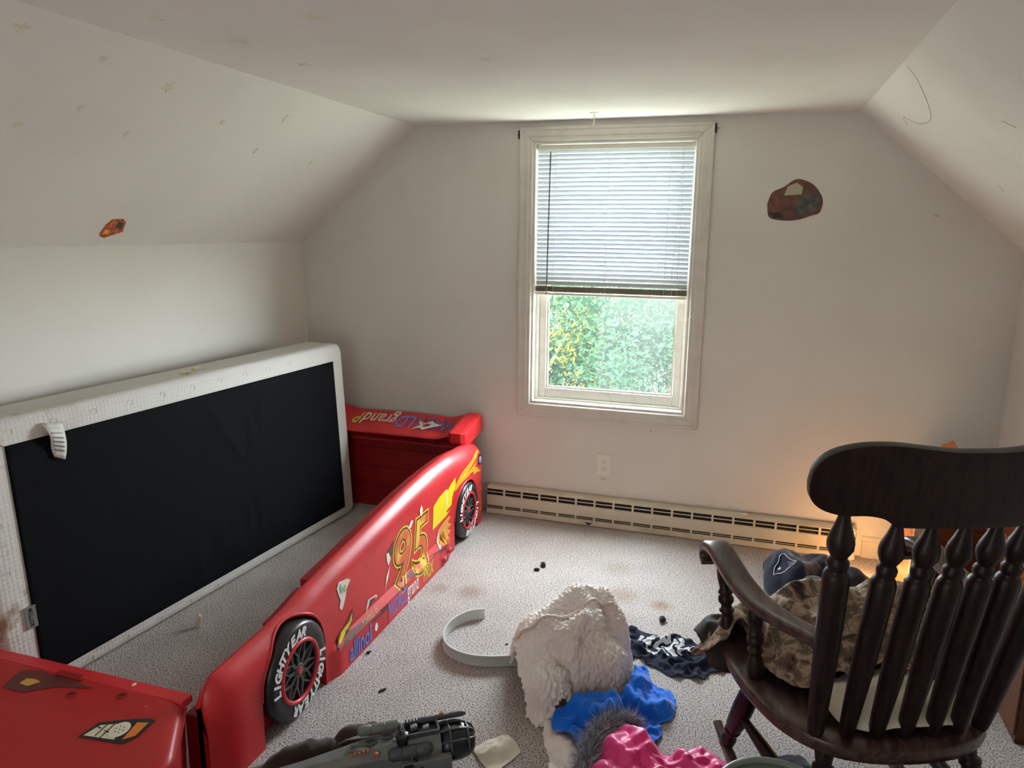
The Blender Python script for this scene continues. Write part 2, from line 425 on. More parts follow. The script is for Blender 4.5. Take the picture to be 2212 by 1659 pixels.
# baseboard: low moulding on the back wall right of the heater and along the right wall
def base_prof(w): return [(0, 0), (w, 0), (w, .085), (w*.7, .092), (w*.55, .105), (w*.3, .112), (0, .112)]
g = G().prism([(-d, z) for d, z in base_prof(.016)], 0, 1.47, XR); struct(g.build('baseboard_back', m_trim))
g = G().prism([(XR-d, z) for d, z in base_prof(.016)], 1, YB, -.016); struct(g.build('baseboard_right', m_trim))
g = G().prism([(XL+d, z) for d, z in base_prof(.016)], 1, YB, 0); struct(g.build('baseboard_left', m_trim))

# hairline cracks and pencil marks on the walls
def strip_on(o_pts, w, nrm, name, m, parent=None):
    g = G(); g.sweep(o_pts, [(-w, 0), (w, 0), (w, w*.6), (-w, w*.6)], up=nrm); return g.build(name, m, parent)
m_mark = mat('grey_scuff', lin(120, 112, 104), 0.9)
sn = Vector((-(HC-ZK), 0, -(XR-XB))).normalized()
def on_right(x, y): return (x, y, ZK+(XR-x)/(XR-XB)*(HC-ZK)-.001)
for k, (x, y, l, a) in enumerate(((1.70, -.62, .03, .4), (1.55, -1.3, .05, 2.2), (1.80, -1.0, .02, 1.0))):
    c = strip_on([on_right(x, y), on_right(x+l*.5*math.cos(a), y+l*.5*math.sin(a)), on_right(x+l*math.cos(a), y+l*math.sin(a))], .0009, sn, 'pencil_mark', m_mark)
    tag(c, ('short dark scuff low on the right sloped ceiling', 'longer faint scratch high on the right sloped ceiling', 'tiny dark scuff at the right edge of the right sloped ceiling')[k], 'mark')
for k, (x, z, l) in enumerate(((.36, .565, .012), (-.56, 1.30, .004), (1.62, 1.72, .02), (.10, .262, .03))):
    c = strip_on([(x, -.0012, z), (x+l*.5, -.0012, z+l*.1), (x+l, -.0012, z-l*.15)], .0012, Vector((0, -1, 0)), 'wall_mark', m_mark)
    tag(c, ('small dark scuff on the wall just below the window casing', 'tiny dark nick on the wall left of the window', 'faint scratch on the wall right of the wall sticker', 'curled paint flake just under the wall outlet')[k], 'mark')
c = strip_on([on_right(*p) for p in spline([(1.275, -1.05), (1.33, -.98), (1.42, -.75), (1.42, -.55), (1.375, -.46), (1.40, -.40)], 6)], .0008, sn, 'ceiling_crack', m_mark)
tag(c, 'thin dark hairline crack curving over the right sloped ceiling', 'crack')

# ------------------------------------------------------------------ window
win = struct(empty('window_1', ((wx0+wx1)/2, 0, wz0), None, None))
def casing(a, b, nrm_in, m):
    pass
# mitred casing: profile swept round the opening
prof = [(0, .0), (0, .010), (.006, .014), (.020, .014), (.026, .018), (.052, .018), (.058, .022), (.070, .022), (.074, .018), (.074, .0)]
def ring(t):
    return [(wx0-t, wz0-t), (wx1+t, wz0-t), (wx1+t, wz1+t), (wx0-t, wz1+t)]
for side in range(4):
    V = []; F = []
    for (t, h) in prof:
        c = ring(t); a = c[side]; b = c[(side+1) % 4]
        # small open mitre joint
        e = .0012; dxx, dzz = b[0]-a[0], b[1]-a[1]; L = math.hypot(dxx, dzz); ux, uz = dxx/L*e, dzz/L*e
        V += [(a[0]+ux, -h, a[1]+uz), (b[0]-ux, -h, b[1]-uz)]
    n = len(prof)
    for k in range(n-1): F.append((2*k, 2*k+1, 2*k+3, 2*k+2))
    F.append(tuple(2*k for k in range(n))); F.append(tuple(2*k+1 for k in range(n))); F.append((0, 1, 2*n-1, 2*n-2))
    o = M('casing', V, F, m_trim, win); 
# jamb liner boards (0.012) inside the opening
g = G()
g.box((wx0, -.002, wz0), (wx0+.012, .15, wz1)).box((wx1-.012, -.002, wz0), (wx1, .15, wz1)).box((wx0+.012, -.002, wz1-.012), (wx1-.012, .15, wz1))
g.build('jamb', m_trim, win)
g = G().box((wx0+.012, -.004, wz0), (wx1-.012, .15, wz0+.014)); bevel(g.build('window_stool', m_trim, win), .003)
jx0, jx1, jz0 = wx0+.012, wx1-.012, wz0+.014
def sash(name, y0, y1, z0, z1, st, bot, top):
    g = G()
    x0, x1 = jx0+.018, jx1-.018
    g.box((x0, y0, z0), (x0+st, y1, z1)).box((x1-st, y0, z0), (x1, y1, z1)).box((x0+st, y0, z0), (x1-st, y1, z0+bot)).box((x0+st, y0, z1-top), (x1-st, y1, z1))
    s1 = bevel(g.build(name, m_vinyl, win), .003)
    e = .010; g = G()
    a0, a1, b0, b1 = x0+st, x1-st, z0+bot, z1-top; ym = (y0+y1)/2
    g.box((a0, y0+.008, b0), (a0+e, y1-.004, b1)).box((a1-e, y0+.008, b0), (a1, y1-.004, b1)).box((a0+e, y0+.008, b0), (a1-e, y1-.004, b0+e)).box((a0+e, y0+.008, b1-e), (a1-e, y1-.004, b1))
    g.build('glazing_bead', m_white, s1)
    return (a0, a1, b0, b1, ym, s1)
g = G()
g.box((jx0, .05, jz0), (jx0+.018, .145, wz1-.012)).box((jx1-.018, .05, jz0), (jx1, .145, wz1-.012)).box((jx0+.018, .05, jz0), (jx1-.018, .145, jz0+.012))
bevel(g.build('window_track', m_vinyl, win), .002)
lo = sash('sash', .062, .092, jz0+.012, 1.40, .042, .055, .038)
up = sash('sash', .100, .128, 1.365, wz1-.014, .042, .038, .045)
def glass_mat():
    m = bpy.data.materials.new('window_glass'); m.use_nodes = True; nt = m.node_tree; N = nt.nodes; L = nt.links
    for n in list(N): N.remove(n)
    out = N.new('ShaderNodeOutputMaterial'); tr = N.new('ShaderNodeBsdfTransparent'); gl = N.new('ShaderNodeBsdfGlossy'); gl.inputs['Roughness'].default_value = 0.03
    df = N.new('ShaderNodeBsdfTranslucent'); df.inputs[0].default_value = (.95, 1, .98, 1)
    tr.inputs[0].default_value = (.97, 1, .985, 1)
    tc = N.new('ShaderNodeTexCoord'); nn = N.new('ShaderNodeTexNoise'); nn.inputs['Scale'].default_value = 2.0; L.new(tc.outputs['Object'], nn.inputs[0])
    # haze and reflection veil put into the glass, stronger on the right
    sx = N.new('ShaderNodeSeparateXYZ'); L.new(tc.outputs['Object'], sx.inputs[0])
    r1 = N.new('ShaderNodeMapRange'); r1.inputs[1].default_value = 0.02; r1.inputs[2].default_value = 0.06; r1.inputs[3].default_value = .006; r1.inputs[4].default_value = .014
    L.new(sx.outputs[0], r1.inputs[0])
    mu = N.new('ShaderNodeMath'); mu.operation = 'MULTIPLY'; L.new(r1.outputs[0], mu.inputs[0]); 
    r2 = N.new('ShaderNodeMapRange'); r2.inputs[1].default_value = .3; r2.inputs[2].default_value = .7; r2.inputs[3].default_value = .7; r2.inputs[4].default_value = 1.3
    L.new(nn.outputs[0], r2.inputs[0]); L.new(r2.outputs[0], mu.inputs[1])
    a = N.new('ShaderNodeMixShader'); L.new(mu.outputs[0], a.inputs[0]); L.new(tr.outputs[0], a.inputs[1]); L.new(df.outputs[0], a.inputs[2])
    b = N.new('ShaderNodeMixShader'); b.inputs[0].default_value = 0.03; L.new(a.outputs[0], b.inputs[1]); L.new(gl.outputs[0], b.inputs[2])
    L.new(b.outputs[0], out.inputs[0]); return m
m_glass = glass_mat()
for a0, a1, b0, b1, ym, s1 in (lo, up):
    M('pane', [(a0, ym, b0), (a1, ym, b0), (a1, ym, b1), (a0, ym, b1)], [(0, 1, 2, 3)], m_glass, s1)

# mini blind
def slat_mat():
    m = bpy.data.materials.new('blind_slat'); m.use_nodes = True; nt = m.node_tree; N = nt.nodes; L = nt.links
    for n in list(N): N.remove(n)
    out = N.new('ShaderNodeOutputMaterial'); d = N.new('ShaderNodeBsdfDiffuse'); t = N.new('ShaderNodeBsdfTranslucent')
    tc = N.new('ShaderNodeTexCoord'); nn = N.new('ShaderNodeTexNoise'); nn.inputs['Scale'].default_value = 3; L.new(tc.outputs['Object'], nn.inputs[0])
    mx = N.new('ShaderNodeMix'); mx.data_type = 'RGBA'; mx.inputs[6].default_value = lin(214, 222, 230); mx.inputs[7].default_value = lin(206, 214, 220); L.new(nn.outputs[0], mx.inputs[0])
    L.new(mx.outputs[2], d.inputs[0]); t.inputs[0].default_value = lin(196, 218, 240)
    x = N.new('ShaderNodeMixShader'); x.inputs[0].default_value = 0.034; L.new(d.outputs[0], x.inputs[1]); L.new(t.outputs[0], x.inputs[2]); L.new(x.outputs[0], out.inputs[0]); return m
m_slat = slat_mat()
bl = empty('window_blind', (.105, .03, 1.3), 'half-raised white aluminium mini blind with stacked slats toned brown for shade at its foot', 'blind')
bx0, bx1 = jx0+.004, jx1-.010; by = .030
hr = G().box((bx0-.002, by-.013, wz1-.042), (bx1+.004, by+.013, wz1-.016)); bevel(hr.build('headrail', m_white, bl), .002)
ztop, zbot = wz1-.052, 1.352; ns = 31
def slat_geo(zc, tilt, x0=bx0, x1=bx1, yc=by, curve=.0022, w=.0125):
    V = []; F = []; n = 5
    for xx in (x0, x1):
        for k in range(n):
            u = -1+2*k/(n-1); V.append((xx, yc+w*u*math.cos(tilt)+curve*(1-u*u)*math.sin(tilt)*0, zc+w*u*math.sin(tilt)+curve*(1-u*u)*math.cos(tilt)))
    m2 = len(V)
    V += [(x, y, z-.0006) for x, y, z in V]
    for k in range(n-1): F.append((k, k+1, n+k+1, n+k)); F.append((m2+k, m2+n+k, m2+n+k+1, m2+k+1))
    F += [(0, n, m2+n, m2), (n-1, m2+n-1, m2+2*n-1, 2*n-1)]
    return V, F
tilt = R(-62)
V, F = slat_geo(0, tilt)
proto = M('slat', V, F, m_slat, bl, smooth=True)
for k in range(ns):
    o = proto if k == 0 else proto.copy()
    if k: COL.objects.link(o)
    o.location = (0, 0, ztop-(ztop-zbot)*k/(ns-1))
    if k: o.rotation_euler = (0, R(random.Random(k).uniform(-.03, .03)), 0)
stk = [slat_geo(1.333-.0034*k, 0) for k in range(9)]
m_stkshade = mat('stacked_slat', lin(150, 138, 120), 0.5)  # darker brown stands in for the unlit look of the stack
for k, (V, F) in enumerate(stk):
    if k == 0: p0 = M('stacked_slat', V, F, m_stkshade, bl)
    else:
        o = p0.copy(); COL.objects.link(o); o.location = (0, 0, -.0034*k)
br = G().box((bx0, by-.012, 1.286), (bx1, by+.012, 1.300)); bevel(br.build('bottom_rail', m_white, bl), .003)
m_cord = mat('white_cord', lin(215, 208, 192), 0.7)
for xx in (bx0+.105, (bx0+bx1)/2-.02, bx1-.115):
    G().lathe((xx, by-.014, wz1-.045), (xx-.004, by-.014, 1.30), [(0, .0011), (1, .0011)], 6).build('ladder_cord', m_cord, bl)
G().lathe((bx0+.075, by-.02, wz1-.05), (bx0+.066, by-.022, 1.285), [(0, .002), (.02, .004), (.98, .0042), (1, .003)], 8).build('tilt_wand', mat('clear_wand', lin(110, 104, 96), 0.25), bl)
G().sweep(spline([(bx1-.055, by-.016, wz1-.045), (bx1-.065, by-.018, 1.75), (bx1-.078, by-.02, 1.5), (bx1-.07, by-.03, 1.25), (bx1-.02, by-.03, 1.17), (bx1+.055, by-.055, 1.22)], 6), circ(.0012, 6), up=(1, 0, 0)).build('lift_cord', m_cord, bl)
G().sweep(spline([(bx1-.05, by-.016, wz1-.045), (bx1-.051, by-.018, 1.5), (bx1-.045, by-.02, 1.1), (bx1-.035, by-.022, .78), (bx1+.015, by-.055, .70)], 6), circ(.0013, 6), up=(1, 0, 0)).build('lift_cord', m_cord, bl)
# broken curtain hardware at the casing corners
for (x, z, lab, s) in ((wx0-.078, wz1+.045, 'dark broken curtain rod bracket at left top corner of the window casing', -1), (wx1+.076, wz1+.05, 'broken curtain rod bracket with white tip at right top corner of the window casing', 1)):
    br = empty('curtain_bracket', (x, -.01, z-.02), lab, 'bracket')
    g = G().box((x-.004, -.02, z-.03), (x+.004, 0, z+.012)).box((x-.002, -.032, z-.018), (x+.003, -.02, z-.006)); g.build('metal_plate', m_dark, br)
    if s > 0: G().lathe((x+.004, -.012, z), (x+.026, -.014, z-.004), [(0, .003), (.8, .004), (1, .006)], 8).build('white_tip', m_white, br)
# ceiling hook
hk = empty('ceiling_hook', (.045, -.229, HC), 'small white hook screwed in the ceiling in front of the window', 'hook')
G().lathe((.045, -.229, HC), (.045, -.229, HC-.006), [(0, .022), (.5, .020), (1, .008)], 14).build('hook_plate', m_white, hk)
G().sweep([(.045, -.229, HC-.004), (.045, -.229, HC-.035), (.043, -.229, HC-.052), (.040, -.231, HC-.060)], circ(.0035, 8), up=(0, 1, 0)).build('hook_shank', m_white, hk)

# ------------------------------------------------------------------ outdoors
m_ground = mat('bounce_ground', lin(196, 197, 168), 0.9, noise=(2, lin(206, 206, 180), 0.4, 0.6))  # ground colour kept pale to bounce more light up to the ceiling
tag(G().box((-25, .6, -3.1), (25, 30, -3.0)).build('garden_ground', m_ground), kind='structure')
def leaf_mat(name, c, t):
    m = bpy.data.materials.new(name); m.use_nodes = True; nt = m.node_tree; N = nt.nodes; L = nt.links
    for n in list(N): N.remove(n)
    out = N.new('ShaderNodeOutputMaterial'); d = N.new('ShaderNodeBsdfDiffuse'); tt = N.new('ShaderNodeBsdfTranslucent'); d.inputs[0].default_value = c; tt.inputs[0].default_value = t
    tc = N.new('ShaderNodeTexCoord'); nn = N.new('ShaderNodeTexNoise'); nn.inputs['Scale'].default_value = 1.3; L.new(tc.outputs['Object'], nn.inputs[0])
    mx = N.new('ShaderNodeMix'); mx.data_type = 'RGBA'; mx.inputs[6].default_value = c; mx.inputs[7].default_value = t; L.new(nn.outputs[0], mx.inputs[0]); L.new(mx.outputs[2], d.inputs[0])
    x = N.new('ShaderNodeMixShader'); x.inputs[0].default_value = 0.35; L.new(d.outputs[0], x.inputs[1]); L.new(tt.outputs[0], x.inputs[2]); L.new(x.outputs[0], out.inputs[0]); return m
m_leaf = leaf_mat('tree_leaf', lin(24, 46, 36), lin(42, 62, 42))
m_leafy = leaf_mat('yellow_leaf', lin(82, 76, 28), lin(96, 90, 34))
m_leafg = leaf_mat('fern_leaf', lin(38, 70, 30), lin(64, 84, 30))
m_bark = mat('bark', lin(110, 104, 96), 0.9, noise=(20, lin(80, 74, 66), 0.4, 0.6))
def tree(x, y, zb, ztop_, r, n, seed, label, yellow=.06, lm=None):
    rs = np.random.RandomState(seed)
    t = empty('tree', (x, y, zb), label, 'tree')
    zc = (zb+ztop_)/2+.4
    g = G(); g.lathe((x, y, zb), (x+.2, y, zc+.6), [(0, .13), (.5, .10), (1, .05)], 10)
    for k in range(7):
        a = rs.rand()*6.28; z0 = zb+1+rs.rand()*(zc-zb-1); g.lathe((x+.08, y, z0), (x+math.cos(a)*r*.8, y+math.sin(a)*r*.8, z0+.8+rs.rand()), [(0, .04), (1, .012)], 6)
    g.build('trunk', m_bark, t)
    V = []; F = []; fm = []
    # clumps
    cl = rs.normal(size=(60, 3)); cl /= np.linalg.norm(cl, axis=1)[:, None]; cl *= (rs.rand(60, 1)**.4)
    cl = cl*np.array([r, r, (ztop_-zb)*.46])+np.array([x, y, (zb+ztop_)/2+.3])
    cy = rs.rand(60) < yellow*1.25
    for i in range(n):
        c = rs.randint(60); p = cl[c]+rs.normal(size=3)*.24
        a = rs.normal(size=3); a /= np.linalg.norm(a); b = np.cross(a, rs.normal(size=3)); b /= np.linalg.norm(b)
        L_ = .030+rs.rand()*.024; w = L_*.42; k = len(V)
        V += [p-a*L_, p-b*w*.9-a*L_*.1, p+a*L_, p+b*w*.9-a*L_*.1]; F.append((k, k+1, k+2, k+3)); fm.append(1 if cy[c] and rs.rand() < .7 else 0)
    o = M('foliage', V, F, m_leaf, t, mats=[lm or m_leaf, m_leafy], fmat=fm); o['kind'] = 'stuff'
tree(-1.9, 5.0, -3, 1.4, 1.5, 25350, 1, 'leafy green tree with yellow sprays outside the window, at the left of the pane', .16)
tree(-.3, 7.0, -3, 1.8, 1.7, 29250, 2, 'leafy green tree outside behind the middle of the window pane', .08)
tree(1.3, 5.2, -3, 1.4, 1.5, 25350, 3, 'leafy green tree outside the window, at the right of the pane', .05)
tree(-5.0, 7.2, -3, 1.9, 1.5, 21450, 4, 'leafy green tree furthest left outside, mostly hidden by the window frame', .1)
tree(3.0, 8.0, -3, 1.9, 1.4, 21450, 5, 'leafy green tree furthest right outside, mostly hidden by the window frame', .05)
tree(-2.2, 9.8, -3, 2.2, 1.7, 23400, 6, 'tall back-row tree outside, behind the left and middle trees', .05)
tree(.9, 10.4, -3, 2.2, 1.8, 23400, 7, 'tall back-row tree outside, behind the middle and right trees', .05)
# sumac with feathered fronds low left in the pane
sm = empty('sumac_bush', (-.95, 3.0, -3.0), 'bright green sumac bush with feathered fronds, low left outside the pane', 'bush')
G().sweep([(-.95, 3, -3), (-.93, 3.0, -1.5), (-.88, 3.05, -.35)], circ(.03, 8), up=(0, 1, 0)).build('stem', m_bark, sm)
g = G(); rs = random.Random(5)
for k in range(11):
    a = k*2.4; el = rs.uniform(.2, 1.0); b = Vector((-.88, 3.05, -.38+rs.uniform(-.15, .1)))
    d = Vector((math.cos(a), math.sin(a)*.6, el)).normalized(); pts = [b+d*t*.75-Vector((0, 0, .30*t*t)) for t in [i/12 for i in range(13)]]
    for i in range(1, 13):
        t = (pts[i]-pts[i-1]).normalized(); sd = t.cross(Vector((0, 0, 1))).normalized()
        for s_ in (-1, 1):
            tip = pts[i]+sd*s_*.12*math.sin(math.pi*i/14+.25)+t*.06-Vector((0, 0, .02)); md = (pts[i]+tip)/2
            g.add([pts[i], md+t*.013, tip, md-t*.013], [(0, 1, 2, 3)])
o = g.build('frond_leaves', m_leafg, sm); o['kind'] = 'stuff'

# ------------------------------------------------------------------ baseboard heater
hx0, hx1, hd, hz = -0.56, 1.425, .072, .165
ht = empty('baseboard_heater', ((hx0+hx1)/2, -hd/2, 0), 'long cream hydronic baseboard heater under the window', 'heater')
fy = -hd
g = G().box((hx0, -.004, .012), (hx1, 0, hz)); g.build('back_plate', m_heater, ht)
V = [(-.0, hz), (-.045, hz), (-.066, hz-.010), (-.066, hz-.014), (-.044, hz-.004), (0, hz-.004)]
G().prism(V, 0, hx0, hx1).build('top_cover', m_heater, ht)
fp = [(fy, .052), (fy, .112), (fy+.008, .116), (fy+.010, .113), (fy+.003, .110), (fy+.003, .052)]
bevel(G().prism(fp, 0, hx0, hx1).build('front_panel', m_heater, ht), .001)
G().prism([(fy-.002, .004), (fy-.002, .030), (fy+.006, .034), (fy+.006, .030), (fy+.001, .028), (fy+.001, .004)], 0, hx0, hx1).build('lower_panel', m_heater, ht)
G().box((hx0, -.055, .02), (hx1, -.006, .150)).build('fin_element', m_dark, ht)
nseg = 18; sp = (hx1-.06-hx0)/nseg
def bar(z0, z1, y0, y1): return G().box((hx0, y0, z0), (hx1, y1, z1))
bar(.1325, .1365, fy+.003, fy+.009).build('louver_rail', m_heater, ht)
bar(.041, .0435, fy+.002, fy+.008).build('louver_rail', m_heater, ht)
V = G().box((-.006, fy+.002, .112), (.006, fy+.010, hz-.012)); pb = None
for k in range(1, nseg+1):
    for (z0, z1, nm) in ((.112, hz-.011, 'louver_divider'), (.030, .053, 'lower_divider')):
        x = hx0+sp*k
        w = .0055
        G().box((x-w, fy+.0015, z0), (x+w, fy+.008, z1)).build(nm, m_heater, ht)
g = G().box((hx1-.055, fy-.003, .112), (hx1+.006, fy+.01, hz-.008)).box((hx1-.055, fy-.003, .03), (hx1+.006, fy+.01, .108)).box((hx1, fy-.003, .004), (hx1+.007, -.001, hz)).box((hx1-.055, -.066, hz-.012), (hx1+.007, 0, hz+.002)).box((hx1-.035, fy-.005, .0), (hx1-.004, fy+.01, .028))
bevel(g.build('end_cap', m_heater, ht), .0015)
G().prism([(.03, .021), (.075, .021), (.052, .006)], 1, fy-.006, fy-.003).build('bent_fin_scrap', m_dark, ht)
pl = G().lathe((.86, -.035, hz+.001), (.90, -.040, hz+.004), [(0, .004), (.5, .006), (1, .009)], 10).build('white_plug', m_white)
tag(pl, 'small white plastic plug lying on top of the cream heater', 'plug')

# ------------------------------------------------------------------ outlet
ox, oz = .115, .345
ou = empty('wall_outlet', (ox, 0, oz), 'white double wall outlet above the heater', 'outlet')
o = G().box((ox-.041, -.006, oz-.063), (ox+.041, 0, oz+.063)).build('outlet_plate', m_white, ou); bevel(o, .004, 3)
for dz in (.0215, -.0215):
    sec = rrect(.0175, .0145, .012, 4)
    r = G().prism([(ox+a, oz+dz+b) for a, b in sec], 1, -.0085, -.004).build('receptacle', m_white, ou)
    g = G().box((ox-.0075, -.0089, oz+dz-.001), (ox-.0055, -.0083, oz+dz+.008)).box((ox+.005, -.0089, oz+dz-.001), (ox+.007, -.0083, oz+dz+.007))
    g.prism([(ox+a, oz+dz-.0065+b) for a, b in circ(.0026, 8)], 1, -.0089, -.0083); g.build('slots', m_dark, r)
G().prism([(ox+a, oz+b) for a, b in circ(.003, 10)], 1, -.0075, -.005).build('screw', m_white, ou)

# ------------------------------------------------------------------ wall and ceiling stickers
def decal(name, pts, mat_, plane, label, cat, patches=(), group=None):
    """plane: function (a, b, h) -> world"""
    n = len(pts)
    V = [plane(a, b, .0002) for a, b in pts]+[plane(a, b, .0012) for a, b in pts]
    root = M(name, V, [tuple(range(n)), tuple(range(n, 2*n))]+[(k, (k+1) % n, n+(k+1) % n, n+k) for k in range(n)], mat_)
    tag(root, label, cat, group)
    for nm, pp, mm, h in patches:
        n = len(pp); V = [plane(a, b, .0012) for a, b in pp]+[plane(a, b, .0013+h) for a, b in pp]
        M(nm, V, [tuple(range(n)), tuple(range(n, 2*n))]+[(k, (k+1) % n, n+(k+1) % n, n+k) for k in range(n)], mm, root)
    return root
m_rust = mat('rust_brown_print', lin(112, 66, 52), 0.6, noise=(30, lin(74, 48, 42), 0.35, 0.65))
m_gg = mat('grey_green_print', lin(84, 88, 76), 0.6, noise=(30, lin(60, 60, 54), 0.4, 0.6))
def back_plane(a, b, h): return (a, -h, b)
# plain generic sticker of the same size and colours
cx, cz = 1.008, 1.795
pts = [(cx+a, cz+b) for a, b in spline([(-.13, -.02), (-.115, -.085), (-.04, -.10), (.02, -.095), (.08, -.075), (.115, -.06), (.125, -.01), (.11, .03), (.07, .075), (.0, .098), (-.06, .06), (-.11, .035), (-.13, -.02)], 4)][:-1]
decal('wall_sticker', pts, m_rust, back_plane, 'plain rust brown and grey-green wall sticker right of the window', 'sticker', patches=(
    ('grey_patch', [(cx+a, cz+b) for a, b in ((.01, -.075), (.105, -.052), (.112, -.01), (.10, .02), (.04, .035), (.005, -.01))], m_gg, .0003),
    ('pale_patch', [(cx+a, cz+b) for a, b in ((-.055, .02), (.025, .025), (.03, .06), (.0, .08), (-.04, .065))], mat('pale_print', lin(170, 168, 140), .6), .0003),
    ('dark_patch', [(cx+a, cz+b) for a, b in ((-.12, -.06), (-.06, -.06), (-.055, -.085), (-.09, -.09))], m_blk, .0003)))
uL = Vector((XA-XL, 0, HC-ZK)); lenL = uL.length; uL.normalize(); nL = Vector((uL.z, 0, -uL.x))
def left_slope(y, s, h): p = Vector((XL, y, ZK))+uL*s+nL*h; return tuple(p)
def slope_pt(px_y, s): return left_slope(px_y, s, 0)
pts = [(-1.535, .058), (-1.553, .075), (-1.555, .13), (-1.545, .165), (-1.49, .168), (-1.465, .150), (-1.44, .088), (-1.49, .062), (-1.51, .050)]
decal('slope_sticker', pts, mat('red_brown_print', lin(150, 52, 40), .6, noise=(60, lin(190, 110, 40), .45, .6)), left_slope, 'small plain red and black sticker low on the left sloped ceiling', 'sticker', patches=(
    ('black_patch', [(-1.50, .115), (-1.505, .155), (-1.475, .145), (-1.458, .105)], m_blk, .0003),
    ('yellow_patch', [(-1.535, .075), (-1.54, .105), (-1.515, .10), (-1.51, .075)], m_org, .0003)))
m_star = mat('glow_star_plastic', lin(224, 220, 202), 0.5)
def star_pts(a, b, r, rot, n=5): return [(a+(r if k % 2 == 0 else r*.42)*math.cos(rot+math.pi*k/n), b+(r if k % 2 == 0 else r*.42)*math.sin(rot+math.pi*k/n)) for k in range(2*n)]
def ceil_plane(a, b, h): return (a, b, HC-h)
def star(pl, a, b, r, rot, label):
    p = star_pts(a, b, r, rot); V = [pl(x, y, .0002) for x, y in p]+[pl(a+(x-a)*.85, b+(y-b)*.85, .003) for x, y in p]
    V.append(pl(a, b, .0045)); n = len(p)
    F = [tuple(range(n))]+[(k, (k+1) % n, n+(k+1) % n, n+k) for k in range(n)]+[(n+k, n+(k+1) % n, 2*n) for k in range(n)]
    o = M('star_sticker', V, F, m_star); tag(o, label, 'sticker', 'glow star stickers on the ceiling')

# ------------------------------------------------------------------ box spring
P0 = Vector((-1.302, -0.30, 0)); P1 = Vector((-1.475, -2.33, 0)); UX = (P1-P0).normalized(); LN = Vector((0, 0, 1))
TH = Vector((-UX.y, UX.x, 0)); TH = TH if TH.x < 0 else -TH
bs_len = (P1-P0).length; bs_h = 1.0; bs_t = .225
lean = Vector((-.05, 0, 1)).normalized()
def bs(a, b, c):   # a along length from far end, b up, c into thickness (0 = front face)
    return P0+UX*a+lean*b+TH*c
bsr = empty('box_spring', (-1.4, -1.3, 0), 'twin box spring on edge against the left wall, black underside facing the room', 'mattress')
def tick_mat():
    m = bpy.data.materials.new('white_quilted_ticking'); m.use_nodes = True; nt = m.node_tree; N = nt.nodes; L = nt.links; p = N['Principled BSDF']
    p.inputs['Roughness'].default_value = 0.8; p.inputs['Specular IOR Level'].default_value = 0.2
    tc = N.new('ShaderNodeTexCoord'); v = N.new('ShaderNodeTexVoronoi'); v.inputs['Scale'].default_value = 62; v.inputs['Randomness'].default_value = 0.15
    L.new(tc.outputs['Object'], v.inputs['Vector'])
    bp = N.new('ShaderNodeBump'); bp.inputs['Strength'].default_value = 0.55; bp.inputs['Distance'].default_value = 0.004; bp.invert = True
    L.new(v.outputs['Distance'], bp.inputs['Height']); L.new(bp.outputs[0], p.inputs['Normal'])
    n = N.new('ShaderNodeTexNoise'); n.inputs['Scale'].default_value = 7; n.inputs['Detail'].default_value = 6; L.new(tc.outputs['Object'], n.inputs['Vector'])
    sp_ = N.new('ShaderNodeSeparateXYZ'); L.new(tc.outputs['Object'], sp_.inputs[0])
    r = N.new('ShaderNodeMapRange'); r.inputs[1].default_value = -1.9; r.inputs[2].default_value = -2.3; r.inputs[3].default_value = 0; r.inputs[4].default_value = 1; L.new(sp_.outputs[1], r.inputs[0])
    r2 = N.new('ShaderNodeMapRange'); r2.inputs[1].default_value = .56; r2.inputs[2].default_value = .66; L.new(n.outputs['Fac'], r2.inputs[0])
    mu = N.new('ShaderNodeMath'); mu.operation = 'MULTIPLY'; L.new(r.outputs[0], mu.inputs[0]); L.new(r2.outputs[0], mu.inputs[1])
    mx = N.new('ShaderNodeMix'); mx.data_type = 'RGBA'; mx.inputs[6].default_value = lin(214, 212, 206); mx.inputs[7].default_value = lin(150, 122, 98); L.new(mu.outputs[0], mx.inputs[0]); L.new(mx.outputs[2], p.inputs['Base Color'])
    return m
m_tick = tick_mat()
# body: rounded box, lofted through its thickness
V = []; F = []
sec = rrect(bs_len/2, bs_h/2, .045, 6); n = len(sec)
lay = [(0, .030), (.004, .012), (.014, .003), (.035, 0), (.11, .002), (.19, 0), (.212, .004), (.222, .014), (bs_t, .030)]
for c, ins in lay:
    for a, b in sec:
        aa = a*(1-ins/(bs_len/2)); bb = b*(1-ins/(bs_h/2)); V.append(bs(aa+bs_len/2, bb+bs_h/2+.002, c))
for i in range(len(lay)-1):
    for k in range(n): F.append((i*n+k, i*n+(k+1) % n, (i+1)*n+(k+1) % n, (i+1)*n+k))
F.append(tuple(range(n))); F.append(tuple((len(lay)-1)*n+k for k in range(n)))
M('ticking', V, F, m_tick, bsr, smooth=True)
